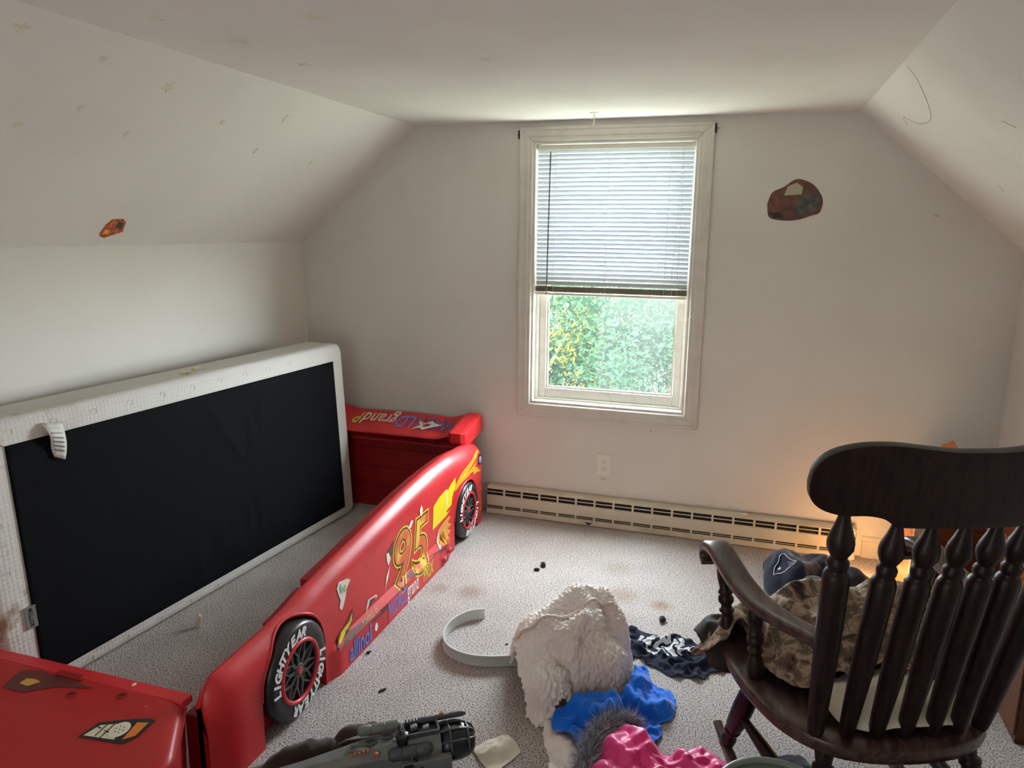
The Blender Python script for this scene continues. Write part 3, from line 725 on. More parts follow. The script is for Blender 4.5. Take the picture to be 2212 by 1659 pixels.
# black dust cover, slightly sagging with pleats
na, nb = 110, 60; V = []; F = []
for i in range(na+1):
    for j in range(nb+1):
        a = .100+(bs_len-.215)*i/na; b = .062+(bs_h-.150)*j/nb
        u = i/na; v = j/nb; e = min(1, min(u, 1-u)*14, min(v, 1-v)*9)
        d = .0022*math.sin(3*u+2*v)
        for (uc, w, v0, v1, dep) in ((.33, .006, .62, .9, .006), (.375, .006, .60, .9, .006), (.42, .006, .12, .42, .007), (.375, .007, .08, .42, .007), (.52, .02, .05, .35, .006), (.60, .02, .02, .30, .006), (.47, .02, .0, .33, .006), (.66, .03, 0, .25, .005)):
            if v0 < v < v1: d += dep*math.exp(-((u-uc-(v-.5)*.02)/w)**2)*math.sin(math.pi*(v-v0)/(v1-v0))
        for (x0, y0, x1, y1, dep) in ((.05, .62, .30, .45, .004), (.30, .95, .40, .6, .0045), (.50, .92, .42, .6, .0045)):
            t = max(0, min(1, ((u-x0)*(x1-x0)+(v-y0)*(y1-y0))/((x1-x0)**2+(y1-y0)**2))); dd = math.hypot(u-x0-t*(x1-x0), v-y0-t*(y1-y0)); d += dep*math.exp(-(dd/.014)**2)
        c = -.0025-d*e
        V.append(bs(a, b, c))
for i in range(na):
    for j in range(nb):
        k = i*(nb+1)+j; F.append((k, k+nb+1, k+nb+2, k+1))
o = M('dust_cover', V, F, m_blackcloth, bsr, smooth=True); md = o.modifiers.new('s', 'SOLIDIFY'); md.thickness = .0015
# corner seams and round staple dimples
m_seam = mat('seam_beige', lin(150, 140, 125), .9)  # beige tone of the corner seam lines
for (a0, b0, a1, b1) in ((bs_len-.006, bs_h-.02, bs_len-.115, bs_h-.088), (bs_len-.01, .02, bs_len-.115, .062)):
    g = G(); g.sweep([bs(a0, b0, -.001), bs(a1, b1, -.001)], circ(.0016, 6), up=TH); g.build('corner_seam', m_seam, bsr)
m_dim = mat('button_tuft', lin(226, 224, 220), .5)
g = None; dimple = None
def ring_mesh(c, ax, ay, nn, r, t):
    g = G(); pts = [c+ax*r*math.cos(a)+ay*r*math.sin(a) for a in [2*math.pi*k/12 for k in range(9)]]
    g.sweep(pts, circ(t, 5), up=nn); return g
for k in range(12):
    a = .14+k*(bs_len-.28)/11
    for b in (bs_h-.045, .032):
        ring_mesh(bs(a, b, -.0005), UX, lean, TH, .012, .0016).build('tuft_ring', m_dim, bsr)
for k in range(5): ring_mesh(bs(bs_len-.055, .14+.17*k, -.0005), UX, lean, TH, .012, .0016).build('tuft_ring', m_dim, bsr)
# law label and printed tab
V = []; F = []
for i in range(9):
    t = i/8; w = .080*(1-.55*t)
    for j in range(4):
        q = j/3; V.append(bs(bs_len-.285+w*(q-.5)+.01*t-.016*t, bs_h-.058-.128*t+.02*q, -.006-.02*math.sin(t*2.6)-.012*q*math.sin(t*6)))
for i in range(8):
    for j in range(3): k = i*4+j; F.append((k, k+1, k+5, k+4))
m_tag = mat('paper_label', lin(214, 212, 204), .7)
lb = M('law_label', V, F, m_tag, bsr, smooth=True); md = lb.modifiers.new('s', 'SOLIDIFY'); md.thickness = .001
g = G()
for k in range(6):
    i = k+1; b0 = Vector(V[i*4]); b1 = Vector(V[i*4+3]); p = b0+(b1-b0)*.15; q = b0+(b1-b0)*.85; off = -TH*.0016
    g.add([p+off, q+off, q+off-lean*.004, p+off-lean*.004], [(0, 1, 2, 3)])
g.build('label_print', mat('grey_ink', lin(90, 92, 100), .8), lb)
tb = G(); c0 = bs(bs_len-.105, .30, -.006); tb.obox(c0, UX, lean, TH, (.020, .040, .001)); tbo = tb.build('printed_tab', mat('grey_tab', lin(118, 116, 108), .8), bsr)
tv, tf = text_mesh('BOTTOM', .020, .0004, sx=.8)
# text runs downward along the tab
wtx = max(v[0] for v in tv)
M('tab_lettering', [bs(bs_len-.105+v[1]-.007, .30-wtx/2+(v[0]), -.0078) for v in tv], tf, m_blk, tbo)
# torn yellow wrapper on its top edge
V = [bs(.93+.16*t, bs_h+.006+.008*math.sin(t*9), .09+.02*math.sin(t*5)+w) for t in [k/10 for k in range(11)] for w in (-.012, .012)]
F = [(2*k, 2*k+1, 2*k+3, 2*k+2) for k in range(10)]
wr = M('candy_wrapper', V, F, mat('yellow_foil', lin(205, 178, 60), .35, noise=(40, lin(225, 220, 205), .45, .55)), smooth=True); wr.modifiers.new('s', 'SOLIDIFY').thickness = .001
tag(wr, 'torn yellow and white wrapper lying on top of the box spring', 'wrapper')

# ------------------------------------------------------------------ race car bed
bed = empty('race_car_bed', (-.95, -1.2, 0), 'red plastic race car toddler bed with peeling number 95 stickers, its mattress removed', 'bed')
prof_top = [(-2.42, .27), (-2.405, .315), (-2.37, .345), (-2.25, .352), (-2.12, .358), (-2.0, .372), (-1.9, .392), (-1.77, .410), (-1.60, .428), (-1.40, .452), (-1.1, .486), (-.85, .503), (-.60, .508), (-.40, .496), (-.25, .470), (-.16, .44), (-.10, .40), (-.075, .36)]
def ztop_at(y):
    return float(np.interp(y, [p[0] for p in prof_top], [p[1] for p in prof_top]))
def flare(y):   # skirt flare outwards between the wheels
    return float(np.interp(y, [-1.84, -1.78, -.74, -.66], [0, 1, 1, 0]))
def xo(y, z):   # outer surface of the near side
    zt = ztop_at(y)
    x = -.548
    top = max(0, z-(zt-.075))/.075; x -= .045*top**2.2
    if z < .130: x += .022*flare(y)*min(1, (.130-z)/.03)
    bulge = .010*math.exp(-((y+2.03)/.16)**2)+.012*math.exp(-((y+.44)/.17)**2); x += bulge*max(0, 1-top)
    if y < -2.30: x -= .035*((-2.30-y)/.12)**2
    if y > -.22: x -= .10*((y+.22)/.15)**2
    return x
ys = list(np.linspace(-2.42, -.075, 150)); V = []; F = []
for y in ys:
    zt = ztop_at(y); xi = -.618
    row = [(xi, .0)]+[(xi, zt*k/5) for k in range(1, 5)]+[(xi, zt-.012), (xi+.006, zt-.003), (xi+.016, zt)]
    zs = [zt-.004, zt-.014, zt-.03, zt-.05, zt-.075]+list(np.linspace(zt-.10, .145, 6))+[.130, .12, .11, .10, .075, .04, 0]
    row += [(xo(y, z), z) for z in zs]
    V += [(x, y, z) for x, z in row]; nr = len(row)
for i in range(len(ys)-1):
    for k in range(nr-1): F.append((i*nr+k, (i+1)*nr+k, (i+1)*nr+k+1, i*nr+k+1))
    F.append((i*nr+nr-1, (i+1)*nr+nr-1, (i+1)*nr, i*nr))
F.append(tuple(range(nr))); F.append(tuple((len(ys)-1)*nr+k for k in range(nr)))
side = M('side_panel', V, F, m_red, bed)
WH = ((-2.035, .172, .166), (-.445, .158, .152))
def cyl(name, y, z, r, x0, x1, n=64):
    g = G().lathe((x0, y, z), (x1, y, z), [(0, r), (1, r)], n); o = g.build(name, m_red); return o
for i, (wy, wz, wr_) in enumerate(WH):
    c = cyl('cut', wy, wz, wr_+.016, -.600, -.40); md = side.modifiers.new('b%d' % i, 'BOOLEAN'); md.operation = 'DIFFERENCE'; md.object = c; md.solver = 'EXACT'
    c2 = G().box((-.600, wy-wr_-.016, -.05), (-.40, wy+wr_+.016, wz)).build('cut', m_red)
    md = side.modifiers.new('c%d' % i, 'BOOLEAN'); md.operation = 'DIFFERENCE'; md.object = c2; md.solver = 'EXACT'
dg = bpy.context.evaluated_depsgraph_get(); me2 = bpy.data.meshes.new_from_object(side.evaluated_get(dg))
side.modifiers.clear(); side.data = me2; smooth_by(side, 32)
for o in [o for o in bpy.data.objects if o.name.startswith('cut')]: bpy.data.objects.remove(o)
# arch lips
for wy, wz, wr_ in WH:
    r = wr_+.016; pts = []
    for k in range(25):
        a = R(-2+184*k/24); y, z = wy+r*math.cos(a), wz+r*math.sin(a); pts.append((xo(y, z)-.002, y, z))
    G().sweep(pts, circ(.006, 6), up=(1, 0, 0)).build('arch_lip', m_red, side, smooth=True)
# inner ledge seen over the top edge
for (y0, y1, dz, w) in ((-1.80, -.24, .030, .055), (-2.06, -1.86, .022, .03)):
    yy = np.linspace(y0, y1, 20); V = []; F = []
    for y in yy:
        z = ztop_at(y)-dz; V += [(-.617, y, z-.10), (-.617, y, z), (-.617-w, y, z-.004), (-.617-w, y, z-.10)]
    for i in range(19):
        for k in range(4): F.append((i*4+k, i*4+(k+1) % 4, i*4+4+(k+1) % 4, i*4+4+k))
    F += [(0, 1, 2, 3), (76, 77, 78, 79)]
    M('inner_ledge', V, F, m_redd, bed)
# exhaust pipes at the skirt
for (y, z) in ((-.735, .050), (-.80, .030)):
    ex = G().lathe((xo(y, z)-.01, y, z), (xo(y, z)+.012, y+.008, z), [(0, .026), (.8, .026), (.9, .024), (1, .020)], 18, sx=.62, side=(0, .3, 1)).build('exhaust_pipe', m_rim, side, smooth=False)
    G().lathe((xo(y, z)+.010, y+.008, z), (xo(y, z)+.0135, y+.008, z), [(0, .0195), (1, .018)], 18, sx=.62, side=(0, .3, 1)).build('exhaust_outlet', m_hub, side)
# wheels
def wheel(wy, wz, r, label):
    x0 = -.595; xf = -.528
    w = None
    prof = [(0, r*.96), (.35, r), (.75, r), (.92, r*.975), (1.0, r*.93), (1.03, r*.80), (1.0, r*.66), (.93, r*.645), (.80, r*.60)]
    t = G().lathe((x0, wy, wz), (xf, wy, wz), prof, 72).build('wheel', m_tire, bed, smooth=False); smooth_by(t, 40); t['label'] = label
    # red rim ring
    pts = [(xf+.001, wy+r*.625*math.cos(a), wz+r*.625*math.sin(a)) for a in [2*math.pi*k/56 for k in range(56)]]
    G().sweep(pts, circ(r*.045, 8), up=(1, 0, 0), closed=True).build('rim_ring', m_rim, t, smooth=True)
    G().lathe((xf-.02, wy, wz), (xf-.012, wy, wz), [(0, r*.61), (1, r*.61)], 48).build('hub_dish', m_tire, t)
    # lattice spokes
    g = G()
    for k in range(9):
        a = 2*math.pi*k/9+.2
        for s_ in (-1, 1):
            p = lambda rr, aa: Vector((xf-.006, wy+rr*math.cos(aa), wz+rr*math.sin(aa)))
            a1, a2, a3 = a+s_*.09, a, a+s_*.30
            for q0, q1 in ((p(r*.14, a1), p(r*.34, a+s_*.05)), (p(r*.34, a+s_*.05), p(r*.60, a3))):
                d = (q1-q0); c = (q0+q1)/2; n = Vector((1, 0, 0)); g.obox(c, d, n.cross(d), n, (d.length/2, r*.018, .003))
    g.build('spokes', m_hub, t)
    G().lathe((xf-.012, wy, wz), (xf-.001, wy, wz), [(0, r*.17), (.8, r*.15), (1, r*.13)], 24).build('hub_ring', m_hub, t)
    G().lathe((xf-.004, wy, wz), (xf+.003, wy, wz), [(0, r*.085), (1, r*.07)], 20).build('hub_cap', m_rim, t)
    # raised lettering round the tyre, twice
    word = 'LIGHTYEAR'; ad = R(120)/len(word)
    for base, sgn in ((R(192), 1), (R(6), 1)):
        V = []; F = []
        for i, ch in enumerate(word):
            tv, tf = text_mesh(ch, r*.285, r*.013, shear=0.22)
            xsv = [v[0] for v in tv]; cxv = (min(xsv)+max(xsv))/2
            a = base-ad*(i+.5)
            er = Vector((0, math.cos(a), math.sin(a))); et = Vector((0, math.sin(a), -math.cos(a)))
            k = len(V); rr = r*.705
            V += [Vector((xf+.0030, wy, wz))+er*(rr+v[1])+et*((v[0]-cxv)*.98) for v in tv]; F += [tuple(j+k for j in f) for f in tf]
        o = M('tyre_lettering', V, F, m_wht, t)
        o.modifiers.new('s', 'SOLIDIFY').thickness = .0015
wheel(*WH[0], 'front wheel with black tyre, red rim ring and white lettering')
wheel(*WH[1], 'rear wheel with black tyre, red rim ring and white lettering')

# stickers printed on the side; (y, z) coordinates wrapped on the outer surface
def on_side(name, polys, m, h=.0012, parent=side):
    V = []; F = []
    for poly in polys:
        bm = bmesh.new(); vs = [bm.verts.new((a, b, 0)) for a, b in poly]; f = bm.faces.new(vs)
        bmesh.ops.triangulate(bm, faces=[f])
        bmesh.ops.subdivide_edges(bm, edges=[e for e in bm.edges if e.calc_length() > .035], cuts=2, use_grid_fill=False)
        bm.verts.ensure_lookup_table(); k = len(V); bm.verts.index_update()
        V += [(v.co.x, v.co.y) for v in bm.verts]; F += [tuple(v.index+k for v in f.verts) for f in bm.faces]; bm.free()
    return M(name, [(xo(a, b)+h, a, b) for a, b in V], F, m, parent)
def text_side(name, s, y, z, size, m, h=.0016, sx=1.0, shear=0, offset=.0, rise=0, parent=side, spacing=1.0):
    tv, tf = text_mesh(s, size, offset, shear, sx=sx, spacing=spacing, fine=.018)
    return M(name, [(xo(y+v[0], z+v[1]+rise*v[0])+h, y+v[0], z+v[1]+rise*v[0]) for v in tv], tf, m, parent)
# dark band along the skirt
on_side('band_sticker', [[(-1.80, .095), (-1.70, .125), (-1.62, .118), (-1.45, .100), (-1.24, .082), (-1.24, .105), (-1.16, .125), (-.90, .108), (-.72, .085), (-.70, .050), (-.80, .078), (-1.0, .085), (-1.2, .062), (-1.45, .075), (-1.70, .10)]], m_maroon, .0010)
on_side('lower_band_sticker', [[(-1.40, .098), (-.86, .098), (-.86, .012), (-1.40, .012)]], mat('skirt_red_print', lin(205, 62, 60), .4), .0012)
w = 0
for s_, m_, y0, sz, sx_ in (('WORLD', m_blue, -1.395, .098, .50), ('grand', m_wht, -1.215, .112, .46), ('PRIX', m_tyl, -1.045, .098, .56)):
    text_side('sticker_lettering', s_, y0, .024, sz, m_, .0020, sx=sx_, offset=.0012)
text_side('sticker_lettering', 'allinol', -1.72, .016, .105, m_blue, .0020, sx=.70, offset=.002)
text_side('sticker_lettering', 'POWERED BY', -1.60, .104, .022, mat('gold_print', lin(190, 160, 90), .5), .0022, sx=.9)
on_side('sticker_dot', [[(-1.508+.013*math.cos(a), .048+.018*math.sin(a)) for a in [k*math.pi/6 for k in range(12)]]], m_wht, .0024)
# torn lightning scraps
on_side('torn_sticker', [[(-1.80, .100), (-1.76, .150), (-1.70, .165), (-1.65, .200), (-1.645, .160), (-1.69, .125), (-1.74, .12)]], m_maroon, .0016)
on_side('torn_sticker', [[(-1.775, .115), (-1.74, .150), (-1.68, .160), (-1.655, .185), (-1.66, .155), (-1.70, .130)]], m_yel, .0022)
on_side('torn_sticker', [[(-1.555, .125), (-1.53, .175), (-1.46, .165), (-1.45, .150), (-1.50, .155), (-1.52, .15)]], m_paper, .0016)
on_side('torn_sticker', [[(-1.53, .140), (-1.515, .167), (-1.465, .158), (-1.50, .140)]], m_maroon, .0022)
on_side('torn_sticker', [[(-1.76, .335), (-1.74, .352), (-1.685, .34), (-1.66, .325), (-1.69, .30), (-1.70, .27), (-1.715, .245), (-1.73, .232), (-1.745, .25), (-1.735, .275), (-1.75, .31)]], m_paper, .0018)
on_side('torn_sticker', [[(-1.74, .335), (-1.73, .341), (-1.73, .305), (-1.738, .305)]], m_blue, .0024)
text_side('sticker_lettering', '10', -1.728, .296, .040, m_grn, .0025, sx=.8, offset=.001)
# number 95 : yellow outline, black outline, red-gold fill, sheared forward
NINE = [(0, -.02), (.13, .06), (.135, .11), (.075, .075), (.03, .07), (.03, .10), (.10, .15), (.105, .30), (.085, .315), (.02, .275), (.0, .24), (-.0, .12)]
def num95(off, m, h, name, parent=side):
    for s_, y0, z0 in (('9', -1.325, .100), ('5', -1.130, .092)):
        tv, tf = text_mesh(s_, .345, off, shear=.16, sx=1.02, res=5, fine=.025)
        M(name, [(xo(y0+v[0], min(z0+v[1], .42))+h, y0+v[0], z0+v[1]) for v in tv], tf, m, parent)
num95(.020, m_yel, .0014, 'number_border')
num95(.012, m_blk, .0018, 'number_outline')
num95(.0045, m_gold, .0022, 'number_fill')
on_side('torn_sticker', [[(-1.335, .245), (-1.30, .30), (-1.29, .335), (-1.32, .315), (-1.35, .31), (-1.345, .275)]], m_maroon, .0016)
on_side('torn_sticker', [[(-1.345, .30), (-1.325, .265), (-1.345, .24), (-1.36, .262), (-1.365, .30)]], m_paper, .0022)
on_side('torn_sticker', [[(-1.385, .13), (-1.37, .20), (-1.335, .235), (-1.35, .19), (-1.372, .165)]], m_paper, .0020)
on_side('torn_sticker', [[(-1.03, .372), (-1.01, .39), (-.995, .365), (-1.01, .335), (-1.025, .345)]], m_paper, .0028)
on_side('torn_sticker', [[(-1.16, .330), (-1.12, .357), (-1.10, .348), (-1.125, .325)]], m_paper, .0028)
# yellow lightning-bolt flame between number and rear wheel
on_side('yellow_sticker', [[(-.885, .215), (-.872, .330), (-.80, .355), (-.715, .365), (-.70, .352), (-.65, .375), (-.60, .392), (-.60, .345), (-.64, .30), (-.655, .245), (-.72, .225), (-.80, .220)]], m_yel, .0014)
on_side('yellow_sticker', [[(-.712, .365), (-.704, .365), (-.70, .30), (-.708, .25)]], m_paper, .0020)
on_side('ochre_sticker', [[(-.83, .115), (-.80, .195), (-.755, .205), (-.69, .215), (-.66, .200), (-.70, .185), (-.655, .16), (-.70, .150), (-.66, .125), (-.71, .12), (-.70, .085), (-.78, .10)]], m_dorg, .0014)
on_side('torn_sticker', [[(-.845, .10), (-.835, .155), (-.805, .198), (-.818, .15), (-.82, .11)]], m_paper, .0020)
on_side('flame_gap', [[(-.655, .245), (-.60, .262), (-.58, .28), (-.60, .272), (-.67, .258), (-.71, .252), (-.71, .238)]], m_red, .0019)
# flames round the rear arch
def flame(path, w, m, h):
    P = spline(path, 8); L_ = []; R_ = []
    for i, p in enumerate(P):
        a = np.array(P[max(0, i-1)]); b = np.array(P[min(len(P)-1, i+1)]); d = (b-a)/np.linalg.norm(b-a); n = np.array([-d[1], d[0]]); t = i/(len(P)-1)
        ww = w*(math.sin(math.pi*min(1, t*1.15+.18))**.8 if t < .72 else w*0+math.sin(math.pi*min(1, .72*1.15+.18))**.8*(1-t)/.28)
        L_.append(tuple(np.array(p)+n*ww)); R_.append(tuple(np.array(p)-n*ww))
    V = [(xo(a, min(b, .5))+h, a, b) for a, b in L_+R_]; n = len(P)
    return V, [(i, i+1, n+i+1, n+i) for i in range(n-1)]
FL = [([(-.60, .335), (-.52, .375), (-.42, .395), (-.32, .415), (-.24, .43), (-.17, .415), (-.12, .425)], .016), ([(-.61, .325), (-.52, .352), (-.42, .360), (-.32, .375), (-.24, .385), (-.19, .375)], .012),
      ([(-.50, .352), (-.40, .362), (-.30, .345), (-.24, .315), (-.18, .325), (-.12, .37)], .010), ([(-.35, .335), (-.29, .330), (-.25, .30)], .010),
      ([(-.22, .20), (-.18, .205), (-.15, .235), (-.105, .26)], .010), ([(-.24, .06), (-.20, .10), (-.17, .155), (-.14, .17)], .007)]
for nm, k, m_, h in (('flame_outline', 1.0, m_yel, .0014), ('flame_fill', .55, m_org, .0019)):
    g = G()
    for path, w in FL: V, F = flame(path, w*k, m_, h); g.add(V, F)
    g.build(nm, m_, side)
# round tail lamp in the flames
y, z = -.235, .378
G().lathe((xo(y, z)-.004, y, z), (xo(y, z)+.004, y, z), [(0, .032), (.8, .032), (1, .029)], 24).build('lamp_bezel', m_tire, side)
G().lathe((xo(y, z)+.003, y, z), (xo(y, z)+.0065, y, z), [(0, .021), (1, .017)], 20).build('lamp_lens', mat('lamp_lens_grey', lin(130, 140, 160), .3), side)

# backboard
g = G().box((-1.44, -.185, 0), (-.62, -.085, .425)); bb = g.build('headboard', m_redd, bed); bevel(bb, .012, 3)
for z0 in (.055, .175, .295):
    G().box((-1.40, -.195, z0), (-.66, -.184, z0+.075)).build('moulded_rib', m_redd, bb)
G().prism([(-.205, .42), (-.205, .43), (-.165, .445), (-.10, .445), (-.085, .42)], 0, -1.42, -.63).build('top_lip', m_red, bb)
for x in (-1.36, -.865):
    bevel(G().box((x-.035, -.20, .42), (x+.035, -.12, .505)).build('spoiler_post', m_redd, bed), .006)
# spoiler plate (curved upwards at its tips)
xs_ = np.linspace(-1.50, -.66, 34); V = []; F = []; sec = [(-.275, .478), (-.283, .486), (-.275, .497), (-.20, .515), (-.12, .538), (-.05, .562), (-.038, .556), (-.05, .545), (-.14, .515), (-.22, .49)]
for x in xs_:
    e = max(0, (x+.80)/.14) if x > -.80 else (max(0, (-1.38-x)/.12) if x < -1.38 else 0)
    up_ = .022*(3*min(1, e)**2-2*min(1, e)**3); dip = -.006*math.exp(-((x+.80)/.06)**2)
    sh = .06*min(1, max(0, (x+.86)/.2))
    V += [(x, y+(.0 if y > -.1 else sh), z+up_+dip) for y, z in sec]
n = len(sec)
for i in range(len(xs_)-1):
    for k in range(n): F.append((i*n+k, i*n+(k+1) % n, (i+1)*n+(k+1) % n, (i+1)*n+k))
F.append(tuple(range(n))); F.append(tuple((len(xs_)-1)*n+k for k in range(n)))
spo = M('spoiler', V, F, m_red, bed); smooth_by(spo, 40)
# chamfered end plate
ep = [(-.335, .488), (-.345, .545), (-.06, .600), (.0-.03, .585), (-.012, .545), (-.03, .492), (-.25, .455)]
ep = [(-.345, .492), (-.352, .548), (-.075, .598), (-.04, .592), (-.02, .545), (-.035, .490), (-.30, .452)]
cy = -.19; cz_ = .53
V = []; F = []; n = len(ep)
for x, sc in ((-.690, .90), (-.672, 1.0), (-.615, 1.0), (-.595, .86)):
    V += [(x, cy+(a-cy)*sc, cz_+(b-cz_)*sc) for a, b in ep]
for i in range(3):
    for k in range(n): F.append((i*n+k, i*n+(k+1) % n, (i+1)*n+(k+1) % n, (i+1)*n+k))
F.append(tuple(range(n))); F.append(tuple(3*n+k for k in range(n)))
bevel(M('end_plate', V, F, mat('bright_red_plastic', lin(214, 36, 44), .35), spo), .003)
# spoiler lettering, upside down for the viewer
def sp_z(y): return float(np.interp(y, [-.275, -.20, -.12, -.05], [.497, .515, .538, .562]))
def text_spoiler(s, x_right, m_, size=.200, sx=.48):
    tv, tf = text_mesh(s, size, .003, sx=sx); wv = max(v[0] for v in tv)
    out = []
    for v in tv:
        yy = -.085-v[1]*.85-.005; xx = x_right-v[0]; out.append((xx, yy, sp_z(yy)+.0022+(.018*min(1, max(0, (xx+.80)/.14))**2)))
    M('spoiler_lettering', out, tf, m_, spo); return wv
x = -.735
for s_, m_ in (('WOR', mat('slate_blue_print', lin(80, 96, 150), .4)), ('LD', m_blue), ('grand', m_paper), ('P', m_tyl)):
    x -= text_spoiler(s_, x, m_)+.006
M('torn_patch', [(-.90+a, -.17+b*.9, sp_z(-.17+b*.9)+.003) for a, b in ((-.07, -.06), (-.03, -.03), (.0, -.055), (.035, -.02), (.10, .02), (.05, .03), (.02, .06), (-.01, .03), (-.06, .045), (-.035, .0))], [tuple(range(10))], m_paper, spo)
M('torn_patch', [(-.895+a, -.17+b, sp_z(-.17+b)+.0042) for a, b in ((-.02, -.02), (.015, -.012), (.025, .012), (-.012, .02))], [(0, 1, 2, 3)], mat('brick_red_print', lin(165, 40, 40), .4), spo)

# front hood lying low at the near end
V = []; F = []
def hoodz(x, y):
    t = (-2.43-y)/.9; z = .30-.03*max(0, t)-.10*max(0, t)**2
    crease = .012*math.exp(-((y+2.60+.18*abs(x+1.05))/.012)**2); return z
ux = np.linspace(0, 1, 46); uy = np.linspace(0, 1, 50)
for j in uy:
    y = -2.44-.95*j
    xr = -.640+ (.12*min(1, j/.20))+.05*j; xl = -1.46
    for i in ux:
        x = xl+(xr-xl)*i; z = hoodz(x, y)
        d1 = abs((y+2.575)+ (-.22)*(x+.92)) if x > -.95 else abs((y+2.568)-(.20)*(x+.95))
        z -= .004*math.exp(-(d1/.006)**2)
        e = (xr-x); z -= .02*math.exp(-e/.018)
        V.append((x, y, z))
nn = len(ux)
for j in range(len(uy)-1):
    for i in range(nn-1): k = j*nn+i; F.append((k, k+1, k+nn+1, k+nn))
hood = M('hood', V, F, mat('hood_red_plastic', lin(166, 26, 25), .42, noise=(120, lin(165, 26, 28), .4, .6), spec=.4), bed, smooth=True)
md = hood.modifiers.new('s', 'SOLIDIFY'); md.thickness = .012; md.offset = -1
# skirt walls of the hood
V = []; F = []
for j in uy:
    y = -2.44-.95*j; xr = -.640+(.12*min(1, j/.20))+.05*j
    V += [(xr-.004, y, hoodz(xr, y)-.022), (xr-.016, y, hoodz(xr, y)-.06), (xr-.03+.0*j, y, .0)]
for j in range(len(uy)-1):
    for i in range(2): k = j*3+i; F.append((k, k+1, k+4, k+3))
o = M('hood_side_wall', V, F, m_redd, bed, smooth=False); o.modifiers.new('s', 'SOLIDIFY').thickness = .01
o = G().box((-1.46, -2.452, 0), (-.660, -2.44, .288)).build('hood_rear_wall', m_red, bed)
bevel(G().box((-1.47, -2.452, .276), (-.640, -2.405, .300)).build('hood_flange', m_red, bed), .004)
G().box((-.66, -2.42, .02), (-.60, -2.37, .24)).build('corner_joint', m_redd, bed)
def on_hood(name, pts, m_, h=.0015):
    n = len(pts)
    M(name, [(x, y, hoodz(x, y)+h) for x, y in pts], [tuple(range(n))], m_, hood)
HL = [(-.812, -2.645), (-.800, -2.585), (-.74, -2.555), (-.675, -2.530), (-.655, -2.535), (-.655, -2.60), (-.675, -2.632)]
on_hood('headlamp_border', HL, m_blk, .0014)
def shr(P, f): c = np.mean(P, axis=0); return [tuple(c+(np.array(p)-c)*f) for p in P]
on_hood('headlamp_print', shr([(-.805, -2.640), (-.79, -2.592), (-.715, -2.560), (-.705, -2.628)], .92), mat('cream_print', lin(214, 206, 180), .5), .0022)
on_hood('headlamp_amber', shr([(-.700, -2.552), (-.665, -2.542), (-.662, -2.600), (-.688, -2.625)], .9), mat('amber_print', lin(214, 120, 40), .5), .0022)
on_hood('headlamp_disc', [(-.722+.026*math.cos(a), -2.592+.03*math.sin(a)) for a in [k*math.pi/9 for k in range(18)]], mat('pale_disc_print', lin(224, 214, 196), .5), .0030)
for k in range(7):
    a = k*2*math.pi/6; rr = 0 if k == 6 else .012
    on_hood('headlamp_dot', [(-.722+rr*math.cos(a)+.0022*math.cos(q), -2.592+rr*math.sin(a)+.0022*math.sin(q)) for q in [j*math.pi/3 for j in range(6)]], m_blk, .0038)
for (x0, y0, x1, y1) in ((-.79, -2.60, -.775, -2.603), (-.77, -2.585, -.768, -2.63), (-.758, -2.607, -.742, -2.609), (-.752, -2.575, -.750, -2.632)):
    d = Vector((x1-x0, y1-y0, 0)).normalized(); n = Vector((-d.y, d.x, 0))*.0018
    on_hood('headlamp_line', [(x0-n.x, y0-n.y), (x1-n.x, y1-n.y), (x1+n.x, y1+n.y), (x0+n.x, y0+n.y)], m_blk, .0030)
on_hood('faded_sticker', [(-1.22, -2.475), (-1.20, -2.55), (-1.12, -2.552), (-1.04, -2.50), (-.93, -2.475), (-1.03, -2.468), (-1.10, -2.462), (-1.16, -2.455)], mat('dark_brown_residue', lin(92, 34, 26), .5))
on_hood('faded_sticker', [(-1.165, -2.525), (-1.13, -2.527), (-1.11, -2.50), (-1.14, -2.495), (-1.165, -2.50)], mat('dull_yellow_print', lin(196, 150, 60), .5), .0022)
for (x, y) in ((-.975, -2.515), (-.83, -2.475)):
    z = hoodz(x, y); G().lathe((x, y, z-.002), (x, y, z+.0015), [(0, .016), (.8, .016), (1, .014)], 20).build('slotted_cap', m_redd, hood)
    G().obox((x, y, z+.0022), (1, .7, 0), (-.7, 1, 0), (0, 0, 1), (.010, .0022, .001)).build('cap_slot', m_blk, hood)
G().lathe((-.835, -2.424, .2995), (-.835, -2.424, .302), [(0, .008), (1, .008)], 14, sx=.6).build('bolt_slot', m_paper, hood)
bevel(G().box((-1.10, -2.462, .296), (-1.0, -2.440, .3085)).build('handle_notch', m_redd, hood), .006)
# lower front bumper
G().prism([(-2.60, .21), (-2.60, .14), (-2.8, .10), (-3.2, .10), (-3.2, .20), (-2.75, .22)], 0, -.52, -.485).build('bumper_side', m_red, bed)

